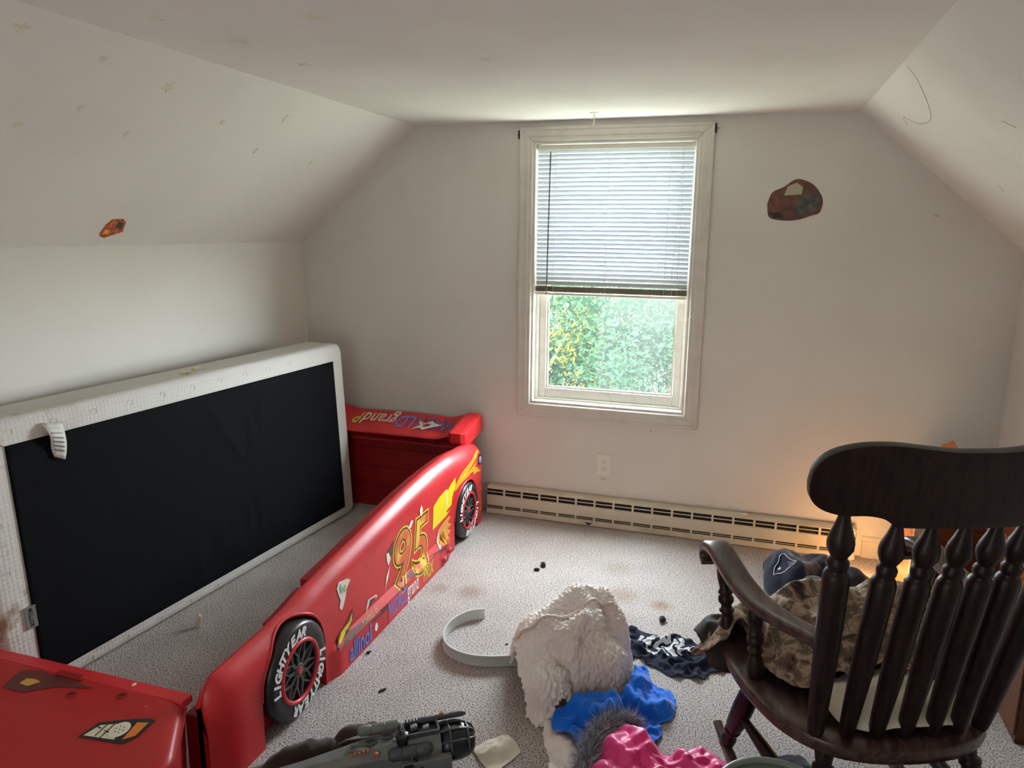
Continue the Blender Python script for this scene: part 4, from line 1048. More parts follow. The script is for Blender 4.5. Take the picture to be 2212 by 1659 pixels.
# glow star stickers
stars = [(left_slope, -2.344, .912, .030, .3, 'large star sticker on the left slope, nearest the camera'), (left_slope, -1.756, .842, .030, 1.2, 'large star sticker midway up the left slope'),
         (left_slope, -1.057, .831, .028, .7, 'large star sticker on the left slope towards the window wall'), (left_slope, -2.059, .884, .016, .2, 'small star sticker high on the left slope beside the ceiling edge'),
         (left_slope, -2.015, .684, .016, .9, 'small star sticker left of the large one midway up the left slope'), (left_slope, -2.178, .58, .018, .4, 'small star sticker at the far left of the left slope'),
         (left_slope, -1.782, .612, .016, 1.0, 'small star sticker below the large one midway up the left slope'), (left_slope, -1.392, .745, .015, .1, 'small star sticker between the two rightmost large ones on the left slope'),
         (left_slope, -1.07, .628, .019, .5, 'small star sticker straight below the rightmost large star on the left slope'), (left_slope, -.616, .609, .015, .8, 'small star sticker on the left slope nearest the window wall'),
         (ceil_plane, -.789, -2.17, .034, .3, 'star sticker on the flat ceiling, leftmost and close to the slope'), (ceil_plane, -.739, -1.886, .036, .9, 'star sticker on the flat ceiling, second from the left'),
         (ceil_plane, -.358, -2.06, .045, .1, 'largest star sticker on the flat ceiling, cream coloured'), (ceil_plane, -.723, -1.542, .026, .6, 'small star sticker on the flat ceiling above the rightmost slope star'),
         (ceil_plane, -.082, -1.461, .020, .2, 'small star sticker on the flat ceiling, nearest the window')]
for a in stars: star(*a)

# ------------------------------------------------------------------ rocking chair (local axes u = right, v = forward)
U = Vector((.927, .375, 0)); Vv = Vector((-.375, .927, 0)); UC = .365
def cw(u, v, z): return U*u+Vv*v+Vector((0, 0, z))
c0 = cw(UC, -2.25, 0)
ch = empty('rocking_chair', (c0.x, c0.y, 0), 'dark-stained wooden spindle-back rocking chair facing the window, piled with clothes', 'chair')
# seat: saddle outline
SO = [(.062, -2.02), (.045, -2.15), (.052, -2.28), (.085, -2.40), (.150, -2.485), (.235, -2.525), (.355, -2.538), (.475, -2.525), (.560, -2.485), (.625, -2.40), (.658, -2.28), (.665, -2.15), (.648, -2.02), (.60, -1.985), (.355, -1.975), (.11, -1.985)]
so = spline(SO+[SO[0]], 5)[:-1]; n = len(so); cen = np.mean(so, axis=0)
lay = [(.90, .398), (.97, .404), (.995, .416), (1.0, .430), (.985, .441), (.95, .446), (.80, .444), (.5, .438), (.2, .436)]
V = []; F = []
for sc, z in lay: V += [cw(*(cen+(np.array(p)-cen)*sc), z) for p in so]
for i in range(len(lay)-1):
    for k in range(n): F.append((i*n+k, i*n+(k+1) % n, (i+1)*n+(k+1) % n, (i+1)*n+k))
F.append(tuple(range(n))); F.append(tuple((len(lay)-1)*n+k for k in range(n)))
smooth_by(M('seat', V, F, m_chairh, ch), 40)
SPR = [(0, .013), (.03, .018), (.12, .021), (.30, .025), (.50, .0275), (.62, .028), (.700, .0275), (.718, .023), (.726, .018), (.738, .0215), (.757, .0225), (.771, .017), (.777, .0165), (.790, .021), (.810, .0265), (.832, .0275), (.855, .025), (.89, .018), (.925, .0125), (.96, .0105), (1, .010)]
tops = []
for k in range(7):
    ub = .146+.0695*k; vb = -2.455-.022*(1-((ub-UC)/.21)**2)
    ut = (.112, .228, .3015, .375, .4485, .522, .638)[k]; vt = -2.545-.030*(1-((ub-UC)/.21)**2); zt = 1.062 if k in (0, 6) else 1.045
    sc = 1.08 if k in (0, 6) else 1.0
    o = G().lathe(cw(ub, vb, .436), cw(ut, vt, zt+.02), [(t, r*sc) for t, r in SPR], 18, sx=1.0).build('spindle', m_chair, ch, smooth=True)
# crest rail: outline in (u, z), curved back
CR = [(.013, 1.125), (.020, 1.165), (.050, 1.197), (.105, 1.214), (.170, 1.217), (.24, 1.210), (.30, 1.204), (.355, 1.203), (.41, 1.204), (.47, 1.210), (.54, 1.217), (.605, 1.214), (.66, 1.197), (.690, 1.165), (.697, 1.125),
      (.690, 1.092), (.665, 1.068), (.62, 1.055), (.57, 1.056), (.535, 1.050), (.513, 1.036), (.50, 1.030), (.43, 1.028), (.355, 1.027), (.28, 1.028), (.21, 1.030), (.197, 1.036), (.175, 1.050), (.14, 1.056), (.09, 1.055), (.045, 1.068), (.020, 1.092)]
cr = spline(CR+[CR[0]], 4)[:-1]
bm = bmesh.new(); vs = [bm.verts.new((a, b, 0)) for a, b in cr]; bm.faces.new(vs)
bmesh.ops.triangulate(bm, faces=bm.faces[:], quad_method='BEAUTY')
for q in range(3): bmesh.ops.subdivide_edges(bm, edges=[e for e in bm.edges if e.calc_length() > .03], cuts=1, use_grid_fill=False); bmesh.ops.triangulate(bm, faces=bm.faces[:])
def crest_v(u, z): return -2.555-.030*(1-((u-UC)/.33)**2)-.16*(z-1.06)
bm.verts.ensure_lookup_table(); bm.verts.index_update()
V = [cw(v.co.x, crest_v(v.co.x, v.co.y), v.co.y) for v in bm.verts]; F = [tuple(v.index for v in f.verts) for f in bm.faces]; bm.free()
o = M('crest_rail', V, F, m_chair, ch, smooth=True); md = o.modifiers.new('s', 'SOLIDIFY'); md.thickness = .024; md.offset = 0; bevel(o, .007, 3, 50)
# arms
POST = [(0, .012), (.04, .019), (.14, .0235), (.24, .0225), (.33, .016), (.37, .0145), (.385, .021), (.405, .022), (.42, .016), (.47, .0155), (.50, .022), (.53, .023), (.56, .022), (.585, .016), (.61, .0225), (.63, .020), (.66, .016), (.78, .021), (.88, .0215), (.96, .015), (1, .012)]
for s_ in (-1, 1):
    mu = (lambda u: 2*.382-u) if s_ > 0 else (lambda u: u)
    path = [(.140, -2.505, .697), (.125, -2.43, .690), (.100, -2.34, .678), (.078, -2.24, .672), (.066, -2.14, .680), (.062, -2.04, .697), (.062, -1.975, .706), (.062, -1.93, .700), (.062, -1.905, .678), (.062, -1.907, .655), (.062, -1.925, .642)]
    pp = spline([(mu(a), b, c) for a, b, c in path], 5); n = len(pp)
    P = [cw(*p) for p in pp]
    V = []; F = []; ss = 12
    for i, p in enumerate(P):
        t = (P[min(i+1, n-1)]-P[max(i-1, 0)]).normalized(); q = i/(n-1)
        w = .022+.011*math.sin(math.pi*min(1, q*1.5))*1.0; w = float(np.interp(q, [0, .1, .35, .7, 1], [.023, .028, .036, .039, .037])); h = float(np.interp(q, [0, .7, .9, 1], [.0165, .0165, .014, .009]))
        side_ = U if True else 0
        sd = (U-t*U.dot(t)).normalized(); up_ = sd.cross(t)
        V += [p+sd*a+up_*b for a, b in rrect(w, h, min(w, h)*.7, 2)]
    k_ = len(rrect(.02, .01, .007, 2))
    for i in range(n-1):
        for k in range(k_): F.append((i*k_+k, i*k_+(k+1) % k_, (i+1)*k_+(k+1) % k_, (i+1)*k_+k))
    F.append(tuple(range(k_))); F.append(tuple((n-1)*k_+k for k in range(k_)))
    smooth_by(M('armrest', V, F, m_chairh, ch), 50)
    G().lathe(cw(mu(.085), -2.035, .436), cw(mu(.062), -2.005, .690), POST, 16).build('arm_post', m_chair, ch, smooth=True)
    G().lathe(cw(mu(.090), -2.225, .436), cw(mu(.075), -2.215, .662), POST, 16).build('arm_post', m_chair, ch, smooth=True)
# legs, rockers, stretchers
LEG = [(0, .013), (.03, .022), (.12, .024), (.17, .017), (.20, .016), (.215, .0235), (.24, .025), (.26, .020), (.275, .0235), (.32, .028), (.55, .031), (.72, .029), (.80, .022), (.815, .0265), (.84, .0265), (.855, .019), (.93, .024), (1, .018)]
def leg_pts(s_, front):
    mu = (lambda u: 2*UC-u) if s_ > 0 else (lambda u: u)
    if front: return cw(mu(.118), -1.990, .052), cw(mu(.135), -2.150, .408)
    return cw(mu(.125), -2.560, .052), cw(mu(.185), -2.435, .408)
for s_ in (-1, 1):
    mu = (lambda u: 2*UC-u) if s_ > 0 else (lambda u: u)
    for front in (1, 0):
        a, b = leg_pts(s_, front); G().lathe(a, b, LEG, 18).build('leg', m_chair, ch, smooth=True)
    rk = []
    for k in range(25):
        v = -1.92-.80*k/24; z = .024+.115*((v+2.27)/.5)**2; rk.append(cw(mu(.115), v, z+.004))
    def rsec(i):
        q = min(i, 24-i)/3; h = .019*min(1, .45+q*.4); return rrect(.0135, h, .006, 2)
    G().sweep(rk, rsec).build('rocker', m_chairh, ch, smooth=False)
    (a0, a1), (b0, b1) = leg_pts(s_, 1), leg_pts(s_, 0)
    p = a0+(a1-a0)*.46; q = b0+(b1-b0)*.46
    G().lathe(p, q, [(0, .010), (.1, .013), (.35, .0185), (.5, .020), (.65, .0185), (.9, .013), (1, .010)], 14).build('side_stretcher', m_chair, ch, smooth=True)
(a0, a1) = leg_pts(-1, 1); (b0, b1) = leg_pts(1, 1)
for t in (.62,):
    G().lathe(a0+(a1-a0)*t, b0+(b1-b0)*t, [(0, .010), (.1, .015), (.25, .012), (.5, .021), (.75, .012), (.9, .015), (1, .010)], 14).build('front_stretcher', m_chair, ch, smooth=True)
(a0, a1) = leg_pts(-1, 0); (b0, b1) = leg_pts(1, 0)
G().lathe(a0+(a1-a0)*.5, b0+(b1-b0)*.5, [(0, .010), (.1, .015), (.5, .020), (.9, .015), (1, .010)], 14).build('rear_stretcher', m_chair, ch, smooth=True)

# ------------------------------------------------------------------ cloth materials
def fabric(name, c1, c2, sc=8, rough=.9, sheen=.3, bump=(900, .15, .001)):
    return mat(name, c1, rough, noise=(sc, c2, .35, .65), bump=bump, spec=.2, sheen=sheen)
m_blues = fabric('royal_blue_jersey', lin(14, 100, 208), lin(20, 112, 222))
m_navy = fabric('navy_fleece', lin(26, 32, 50), lin(32, 38, 58))
m_navyb = fabric('dark_navy_denim', lin(22, 26, 36), lin(30, 36, 48))
m_brownt = fabric('dark_brown_terry', lin(52, 40, 36), lin(66, 52, 46), bump=(380, .6, .004))
m_pink = mat('pink_nylon', lin(232, 60, 138), .42, noise=(9, lin(220, 50, 126), .4, .6), bump=(60, .15, .003), spec=.45, sheen=.2)
m_fur = mat('grey_fur', lin(120, 122, 128), .8, noise=(60, lin(176, 178, 184), .4, .6))
m_cream = fabric('cream_cotton', lin(226, 218, 202), lin(214, 206, 188))
m_sherpa = mat('cream_sherpa', lin(244, 237, 232), .95, noise=(5, lin(228, 214, 208), .4, .65), bump=(300, .3, .002), spec=.1, sheen=.35)
def camo_mat():
    m = bpy.data.materials.new('camouflage_fabric'); m.use_nodes = True; nt = m.node_tree; N = nt.nodes; L = nt.links; p = N['Principled BSDF']; p.inputs['Roughness'].default_value = .85; p.inputs['Specular IOR Level'].default_value = .2
    tc = N.new('ShaderNodeTexCoord'); n = N.new('ShaderNodeTexNoise'); n.inputs['Scale'].default_value = 17; n.inputs['Detail'].default_value = 6; n.inputs['Distortion'].default_value = .35; L.new(tc.outputs['Object'], n.inputs['Vector'])
    r = N.new('ShaderNodeValToRGB'); r.color_ramp.interpolation = 'EASE'; e = r.color_ramp.elements
    e[0].position = .30; e[0].color = lin(58, 44, 38); e[1].position = .70; e[1].color = lin(206, 182, 158)
    for pos, c in ((.42, lin(112, 90, 76)), (.50, lin(170, 146, 124)), (.58, lin(104, 92, 78))): k = e.new(pos); k.color = c
    L.new(n.outputs['Fac'], r.inputs[0])
    v = N.new('ShaderNodeTexVoronoi'); v.feature = 'DISTANCE_TO_EDGE'; v.inputs['Scale'].default_value = 12; L.new(tc.outputs['Object'], v.inputs['Vector'])
    mr = N.new('ShaderNodeMapRange'); mr.inputs[1].default_value = .004; mr.inputs[2].default_value = .02; mr.inputs[3].default_value = .5; mr.inputs[4].default_value = 1; L.new(v.outputs['Distance'], mr.inputs[0])
    mx = N.new('ShaderNodeMix'); mx.data_type = 'RGBA'; mx.blend_type = 'MULTIPLY'; mx.inputs[0].default_value = 1; L.new(r.outputs[0], mx.inputs[6]); L.new(mr.outputs[0], mx.inputs[7]); L.new(mx.outputs[2], p.inputs['Base Color'])
    return m
m_camo = camo_mat()
def print_mat():
    """navy jersey with a white abstract print in one patch"""
    m = bpy.data.materials.new('printed_navy_jersey'); m.use_nodes = True; nt = m.node_tree; N = nt.nodes; L = nt.links; p = N['Principled BSDF']; p.inputs['Roughness'].default_value = .9; p.inputs['Specular IOR Level'].default_value = .2
    tc = N.new('ShaderNodeTexCoord')
    d = N.new('ShaderNodeVectorMath'); d.operation = 'SUBTRACT'; d.inputs[1].default_value = (.595, -1.205, .03); L.new(tc.outputs['Object'], d.inputs[0])
    sc = N.new('ShaderNodeVectorMath'); sc.operation = 'MULTIPLY'; sc.inputs[1].default_value = (8.0, 12.5, 0); L.new(d.outputs[0], sc.inputs[0])
    l = N.new('ShaderNodeVectorMath'); l.operation = 'LENGTH'; L.new(sc.outputs[0], l.inputs[0])
    n = N.new('ShaderNodeTexNoise'); n.inputs['Scale'].default_value = 26; n.inputs['Detail'].default_value = 2; n.inputs['Distortion'].default_value = 1.5; L.new(tc.outputs['Object'], n.inputs['Vector'])
    w = N.new('ShaderNodeTexWave'); w.inputs['Scale'].default_value = 7; w.inputs['Distortion'].default_value = 22; w.inputs['Detail'].default_value = 3; L.new(tc.outputs['Object'], w.inputs['Vector'])
    a = N.new('ShaderNodeMath'); a.operation = 'MULTIPLY'; L.new(n.outputs['Fac'], a.inputs[0]); a.inputs[1].default_value = .9
    b = N.new('ShaderNodeMath'); b.operation = 'ADD'; L.new(l.outputs['Value'], b.inputs[0]); L.new(a.outputs[0], b.inputs[1])
    m1 = N.new('ShaderNodeMath'); m1.operation = 'LESS_THAN'; L.new(b.outputs[0], m1.inputs[0]); m1.inputs[1].default_value = 1.32
    m2 = N.new('ShaderNodeMath'); m2.operation = 'GREATER_THAN'; L.new(w.outputs['Fac'], m2.inputs[0]); m2.inputs[1].default_value = .28
    mm = N.new('ShaderNodeMath'); mm.operation = 'MULTIPLY'; L.new(m1.outputs[0], mm.inputs[0]); L.new(m2.outputs[0], mm.inputs[1])
    mx = N.new('ShaderNodeMix'); mx.data_type = 'RGBA'; mx.inputs[6].default_value = lin(30, 36, 54); mx.inputs[7].default_value = lin(205, 208, 210); L.new(mm.outputs[0], mx.inputs[0]); L.new(mx.outputs[2], p.inputs['Base Color'])
    return m
def bump_sum(items, base=0.0):
    def h(x, y):
        z = np.zeros_like(x)+base
        for (cx, cy, rx, ry, hh, rot) in items:
            c, s_ = math.cos(rot), math.sin(rot); a = ((x-cx)*c+(y-cy)*s_)/rx; b = (-(x-cx)*s_+(y-cy)*c)/ry
            q = np.clip(1-a*a-b*b, 0, 1); z = np.maximum(z, base+hh*np.sqrt(q)*(1-.0*q))
        return z
    return h

# ------------------------------------------------------------------ clothes and textiles on the floor
# cream sherpa blanket heap
hb = bump_sum([(.28, -1.53, .20, .17, .245, .5), (.23, -1.70, .10, .12, .14, .5), (.29, -1.45, .16, .14, .268, .4), (.38, -1.40, .11, .10, .235, -.4), (.19, -1.60, .11, .15, .18, .6), (.40, -1.53, .10, .10, .17, 0), (.14, -1.48, .09, .09, .17, 0), (.26, -1.72, .08, .10, .10, .5)])
def ridge(cx, cy, rot, w):
    return lambda x, y: np.exp(-(((x-cx)*math.cos(rot)+(y-cy)*math.sin(rot))/w)**2)
bk = cloth('sherpa_blanket', [(.045, -1.46), (.10, -1.60), (.155, -1.72), (.22, -1.825), (.28, -1.835), (.325, -1.75), (.39, -1.69), (.46, -1.66), (.505, -1.57), (.51, -1.42), (.46, -1.31), (.36, -1.26), (.24, -1.29), (.13, -1.34)],
           m_sherpa, hf=hb, s=1.12, dx=.0105, steps=80, iters=6, seed=4, amp=.03, nscale=8, thick=.016, bend=.9, sub=1, z0=.012, gap=.008, folds=.034, fscale=5.2)
tag(bk, 'cream sherpa blanket crumpled in a tall heap on the carpet', 'blanket')
dt = bpy.data.textures.new('curls', 'VORONOI'); dt.noise_scale = .0135; dt.distance_metric = 'DISTANCE'; dt.intensity = 1.0
ms = bk.modifiers.new('sub2', 'SUBSURF'); ms.levels = 1; ms.render_levels = 1
dm = bk.modifiers.new('curl', 'DISPLACE'); dm.texture = dt; dm.strength = -.019; dm.mid_level = .5; dm.texture_coords = 'LOCAL'
# hem seams
def drape(pts, hfun, r, m_, name, parent, up=.02): 
    P = [(x, y, float(hfun(np.array([x]), np.array([y]))[0])+up) for x, y in spline(pts, 6)]
    return G().sweep(P, circ(r, 6)).build(name, m_, parent, smooth=True)
bt = cloth('blanket_corner', [(.27, -1.80), (.32, -1.76), (.42, -1.90), (.47, -2.0), (.44, -2.13), (.37, -2.12), (.33, -1.98), (.29, -1.90)], m_sherpa, parent=bk, s=1.12, dx=.012, steps=60, seed=9, amp=.02, nscale=10, thick=.02, bend=.9)
dm = bt.modifiers.new('curl', 'DISPLACE'); dm.texture = dt; dm.strength = -.010; dm.mid_level = .5; dm.texture_coords = 'LOCAL'
seam = []
sx_f = height_over([bk], -.02, .58, -1.9, -1.2, lift=0)
for x, y in spline([(.085, -1.545), (.13, -1.575), (.20, -1.585), (.27, -1.565), (.33, -1.50), (.38, -1.45), (.42, -1.42)], 8):
    seam.append((x, y, float(sx_f(np.array([x]), np.array([y]))[0])+.001))
for q in range(3): seam = [seam[0]]+[(b[0], b[1], (a[2]+b[2]*2+c[2])/4) for a, b, c in zip(seam, seam[1:], seam[2:])]+[seam[-1]]
G().sweep(seam, circ(.0065, 6)).build('hem_seam', mat('cream_binding', lin(214, 200, 186), .9), bk, smooth=True)
# dark printed t-shirt
ts = cloth('printed_shirt', [(.405, -1.19), (.425, -1.13), (.48, -1.11), (.55, -1.135), (.63, -1.105), (.70, -1.13), (.77, -1.18), (.80, -1.16), (.85, -1.24), (.84, -1.31), (.79, -1.33), (.765, -1.385), (.70, -1.39), (.65, -1.405), (.60, -1.37), (.55, -1.35), (.52, -1.315), (.47, -1.33), (.42, -1.29)],
           print_mat(), s=1.18, dx=.0078, steps=90, iters=7, seed=11, amp=.020, nscale=22, thick=.003, bend=.4, folds=.020, fscale=19)
tag(ts, 'crumpled dark navy t-shirt with white print lying on the carpet', 'shirt')
# royal blue shirt
hbl = bump_sum([(.40, -1.70, .11, .10, .075, .5), (.52, -1.55, .07, .12, .055, .2), (.33, -1.80, .05, .05, .03, 0), (.60, -1.62, .07, .06, .03, 0)])
bs_ = cloth('blue_shirt', [(.300, -1.845), (.32, -1.79), (.37, -1.73), (.44, -1.70), (.505, -1.63), (.520, -1.52), (.518, -1.42), (.530, -1.375), (.56, -1.385), (.58, -1.46), (.61, -1.49), (.665, -1.515), (.685, -1.59), (.675, -1.66), (.64, -1.70), (.655, -1.75), (.615, -1.835), (.55, -1.87), (.47, -1.875), (.42, -1.93), (.37, -1.90), (.33, -1.885)],
            m_blues, hf=height_over([bk, bt, ts], .26, .72, -1.96, -1.34, base=hbl), s=1.15, dx=.0080, steps=90, iters=7, seed=21, amp=.020, nscale=18, thick=.003, bend=.4, gap=.006, folds=.022, fscale=17)
tag(bs_, 'royal blue cotton shirt crumpled against the cream blanket', 'shirt')
# pink puffer jacket with grey fur hood trim
hpk0 = bump_sum([(.575, -1.93, .11, .12, .075, .2), (.66, -2.02, .13, .14, .06, 0), (.78, -1.97, .15, .12, .06, .3), (.54, -2.08, .10, .12, .06, 0)])
hpk = height_over([bt, bs_], .44, .97, -2.28, -1.75, base=hpk0)
def puff(P, X, Y):
    c, s_ = math.cos(.5), math.sin(.5)
    a = (X*c+Y*s_)*38; b = (-X*s_+Y*c)*30
    P[..., 2] += .014*np.abs(np.sin(a))**.7*np.abs(np.sin(b+.6*np.sin(a)))**.7-.004
    return P
pk = cloth('puffer_jacket', [(.485, -1.88), (.51, -1.82), (.56, -1.79), (.61, -1.81), (.645, -1.875), (.68, -1.90), (.715, -1.855), (.74, -1.815), (.81, -1.83), (.865, -1.865), (.90, -1.93), (.94, -2.05), (.90, -2.20), (.74, -2.24), (.58, -2.24), (.49, -2.20), (.475, -2.10), (.47, -1.98)],
           m_pink, hf=hpk, s=1.13, dx=.0085, steps=90, iters=7, seed=31, amp=.018, nscale=18, thick=.004, bend=.5, folds=.016, fscale=15, post=puff, gap=.006)
tag(pk, 'bright pink quilted puffer jacket with grey fur-trimmed hood at the bottom edge', 'jacket')
rs = np.random.RandomState(3); V = []; F = []
pth = spline([(.565, -1.785, .05), (.525, -1.80, .06), (.487, -1.84, .065), (.468, -1.90, .065), (.458, -1.97, .06), (.452, -2.05, .055), (.45, -2.14, .045)], 10)
G().sweep(pth, circ(.014, 8)).build('fur_core', m_fur, pk, smooth=True)
for i in range(5200):
    j = rs.randint(len(pth)-1); t = rs.rand(); p = np.array(pth[j])*(1-t)+np.array(pth[j+1])*t
    d = rs.normal(size=3); d[2] = d[2]*.8+.15; d /= np.linalg.norm(d); l = .022+.02*rs.rand(); w = np.cross(d, rs.normal(size=3)); w /= np.linalg.norm(w)
    b = p+d*.010; cu = rs.normal(size=3)*.007; k = len(V)
    V += [b-w*.0011, b+w*.0011, b+d*l*.5+cu+w*.0009, b+d*l*.5+cu-w*.0009, b+d*l+cu*2.2]
    F += [(k, k+1, k+2, k+3), (k+3, k+2, k+4)]
V = [(x, y, max(z, .004)) for x, y, z in V]
fo = M('fur_trim', V, F, m_fur, pk); fo['kind'] = 'stuff'
# white folded cloth by the toy
V = [(.085, -2.010, .004), (.125, -1.955, .030), (.172, -1.912, .012), (.205, -1.930, .010), (.235, -1.972, .006), (.215, -2.03, .006), (.190, -2.085, .004), (.135, -2.050, .004), (.165, -1.985, .022), (.178, -1.955, .020)]
pc = cloth('white_cloth', [(.083, -2.012), (.108, -1.975), (.170, -1.908), (.190, -1.925), (.238, -1.975), (.215, -2.03), (.185, -2.10), (.13, -2.06)], m_cream, hf=bump_sum([(.16, -1.99, .07, .05, .02, .8)]), s=1.06, dx=.0085, steps=50, seed=6, amp=.012, nscale=9, thick=.003, bend=1, smooth_poly=0)
tag(pc, 'small folded off-white cloth on the carpet beside the grey toy', 'cloth')
# brown towel under the toy
tw = cloth('brown_towel', [(-.52, -2.33), (-.49, -2.26), (-.455, -2.20), (-.40, -2.13), (-.33, -2.10), (-.29, -2.055), (-.23, -2.03), (-.19, -2.06), (-.17, -2.13), (-.10, -2.2), (.0, -2.2), (.08, -2.14), (.14, -2.20), (.10, -2.32), (-.1, -2.40), (-.3, -2.42), (-.45, -2.40)],
           m_brownt, hf=bump_sum([(-.40, -2.22, .12, .05, .035, .7), (-.27, -2.09, .09, .045, .045, .5)]), s=1.16, dx=.010, steps=70, seed=41, amp=.022, nscale=13, thick=.008, bend=.6)
tag(tw, 'dark brown terry towel rumpled under the grey toy aircraft', 'towel')

# navy hooded sweatshirt by the heater
hho = bump_sum([(1.10, -.47, .14, .16, .13, .2), (1.22, -.42, .16, .12, .11, .1), (1.36, -.47, .12, .10, .10, 0), (1.30, -.52, .12, .10, .08, 0), (1.50, -.58, .10, .07, .07, 0)])
hd_ = cloth('navy_sweatshirt', [(.985, -.46), (.99, -.36), (1.06, -.30), (1.17, -.28), (1.27, -.29), (1.36, -.38), (1.46, -.47), (1.58, -.57), (1.62, -.62), (1.54, -.68), (1.38, -.66), (1.20, -.66), (1.06, -.655), (.99, -.57)],
            m_navy, hf=hho, s=1.13, dx=.0135, steps=80, seed=51, amp=.03, nscale=9, thick=.006, bend=.7, gap=.006)
tag(hd_, 'dark navy sweatshirt with white embroidered emblem, heaped in front of the heater', 'sweatshirt')
# emblem: head in flowing three-cornered hat with a star
dgE = bpy.context.evaluated_depsgraph_get()
def surf_z(o, x, y, up=.003):
    ob = o.evaluated_get(bpy.context.evaluated_depsgraph_get())
    hit, loc, nrm, idx = ob.ray_cast(Vector((x, y, 1.5)), Vector((0, 0, -1)))
    return loc.z+up if hit else .01+up
EX, EY = 1.066, -.552; ES = .78
def emb(pts, r, name, closed=False):
    P = []
    for a, b in spline(pts, 4):
        x, y = EX+a*ES, EY+b*ES; P.append((x, y, surf_z(hd_, x, y, .002)))
    return G().sweep(P, circ(r, 5)).build(name, m_wht, hd_)
emb([(-.052, -.022), (-.048, .010), (-.028, .030), (-.022, .052), (.0, .060), (.018, .035), (.045, .012), (.068, .002), (.058, -.012), (.045, -.022), (.02, -.030), (-.01, -.032), (-.03, -.028), (-.052, -.022)], .0016, 'emblem_outline')
emb([(.02, .008), (.04, .0), (.062, .0)], .0012, 'emblem_stripe'); emb([(.025, -.006), (.042, -.010), (.058, -.010)], .0012, 'emblem_stripe')
sp5 = star_pts(-.022*ES, -.002*ES, .009, .3); zc = [surf_z(hd_, EX+a, EY+b, .003) for a, b in sp5]
M('emblem_star', [(EX+a, EY+b, z) for (a, b), z in zip(sp5, zc)]+[(EX-.022*ES, EY-.002*ES, surf_z(hd_, EX-.022*ES, EY-.002*ES, .005))], [(k, (k+1) % 10, 10) for k in range(10)], m_wht, hd_)
# denim-like navy trousers just behind the chair
hjn = bump_sum([(1.18, -.83, .14, .10, .16, .2), (1.07, -.80, .10, .07, .08, 0)])
jn = cloth('navy_trousers', [(.98, -.74), (1.05, -.70), (1.18, -.68), (1.34, -.70), (1.42, -.80), (1.36, -.95), (1.18, -.97), (1.03, -.92), (.97, -.83)], m_navyb, hf=hjn, s=1.15, dx=.013, steps=60, seed=61, amp=.02, nscale=12, thick=.004, bend=.6)
tag(jn, 'crumpled dark blue trousers on the floor between sweatshirt and rocking chair', 'trousers')
# dark garment with yellow and blue badge under the chair
hun = bump_sum([(1.10, -2.02, .13, .12, .07, .4), (1.22, -2.12, .12, .12, .06, 0), (1.0, -1.90, .06, .10, .05, .3)])
un = cloth('dark_trousers', [(.93, -1.98), (.93, -1.83), (1.0, -1.74), (1.12, -1.76), (1.26, -1.86), (1.40, -2.02), (1.44, -2.22), (1.30, -2.34), (1.12, -2.28), (1.02, -2.14), (.95, -2.06)], fabric('black_navy_cloth', lin(20, 22, 30), lin(26, 30, 40)), hf=hun, s=1.12, dx=.013, steps=60, seed=71, amp=.02, nscale=10, thick=.005, bend=.7)
tag(un, 'black-navy garment with blue and yellow badge on the floor under the rocking chair', 'clothes')
bz = [(1.005, -1.885), (1.045, -1.92), (1.075, -1.885), (1.07, -1.845), (1.04, -1.835), (1.01, -1.85)]
def on_cloth(o, pts, up, m_, name):
    zz = max(surf_z(o, x, y, up) for x, y in pts); zm = [surf_z(o, x, y, up) for x, y in pts]
    cx_, cy_ = np.mean(pts, axis=0)
    return M(name, [(x, y, z) for (x, y), z in zip(pts, zm)]+[(cx_, cy_, surf_z(o, cx_, cy_, up)+.001)], [(k, (k+1) % len(pts), len(pts)) for k in range(len(pts))], m_, o)
on_cloth(un, bz, .004, m_yel, 'badge_border'); on_cloth(un, shr(bz, .84), .006, mat('badge_blue', lin(30, 60, 150), .6), 'badge_field'); on_cloth(un, star_pts(1.04, -1.885, .008, .3), .009, m_yel, 'badge_star')
hrr = bump_sum([(1.62, -2.12, .16, .20, .10, 0)])
rr = cloth('dark_blue_blanket', [(1.42, -1.96), (1.48, -1.86), (1.62, -1.84), (1.82, -1.9), (1.85, -2.3), (1.6, -2.45), (1.44, -2.35), (1.40, -2.15)], fabric('midnight_blue_cloth', lin(18, 26, 50), lin(26, 36, 66)), hf=hrr, s=1.10, dx=.016, steps=50, seed=81, amp=.03, nscale=8, thick=.006, bend=.7)
tag(rr, 'dark blue blanket on the floor right of the rocking chair', 'blanket')

# ------------------------------------------------------------------ clothes on the rocking chair seat
def uvz(x, y):
    return x*.927+y*.375, -x*.375+y*.927
def seat_h(x, y):
    u, v = uvz(x, y)
    a = (u-.355)/.32; b = (v+2.25)/.28
    r = np.maximum(np.abs(a)**4+np.abs(b)**4, 1e-9)**.25
    z = .448-np.clip((r-1)*.32, 0, .20)*1.3
    return z
def heap(items, base):
    def h(x, y):
        u, v = uvz(x, y); z = base(x, y)
        for cu, cv, ru, rv, hh in items:
            q = np.clip(1-((u-cu)/ru)**2-((v-cv)/rv)**2, 0, 1); z = np.maximum(z, base(x, y)+hh*np.sqrt(q))
        return z
    return h
def UVpoly(P): return [(U*a+Vv*b).to_tuple()[:2] for a, b in P]
hcam = heap([(.36, -2.10, .22, .15, .13), (.50, -2.14, .15, .15, .15), (.22, -2.05, .13, .12, .055), (.32, -2.22, .16, .10, .08)], seat_h)
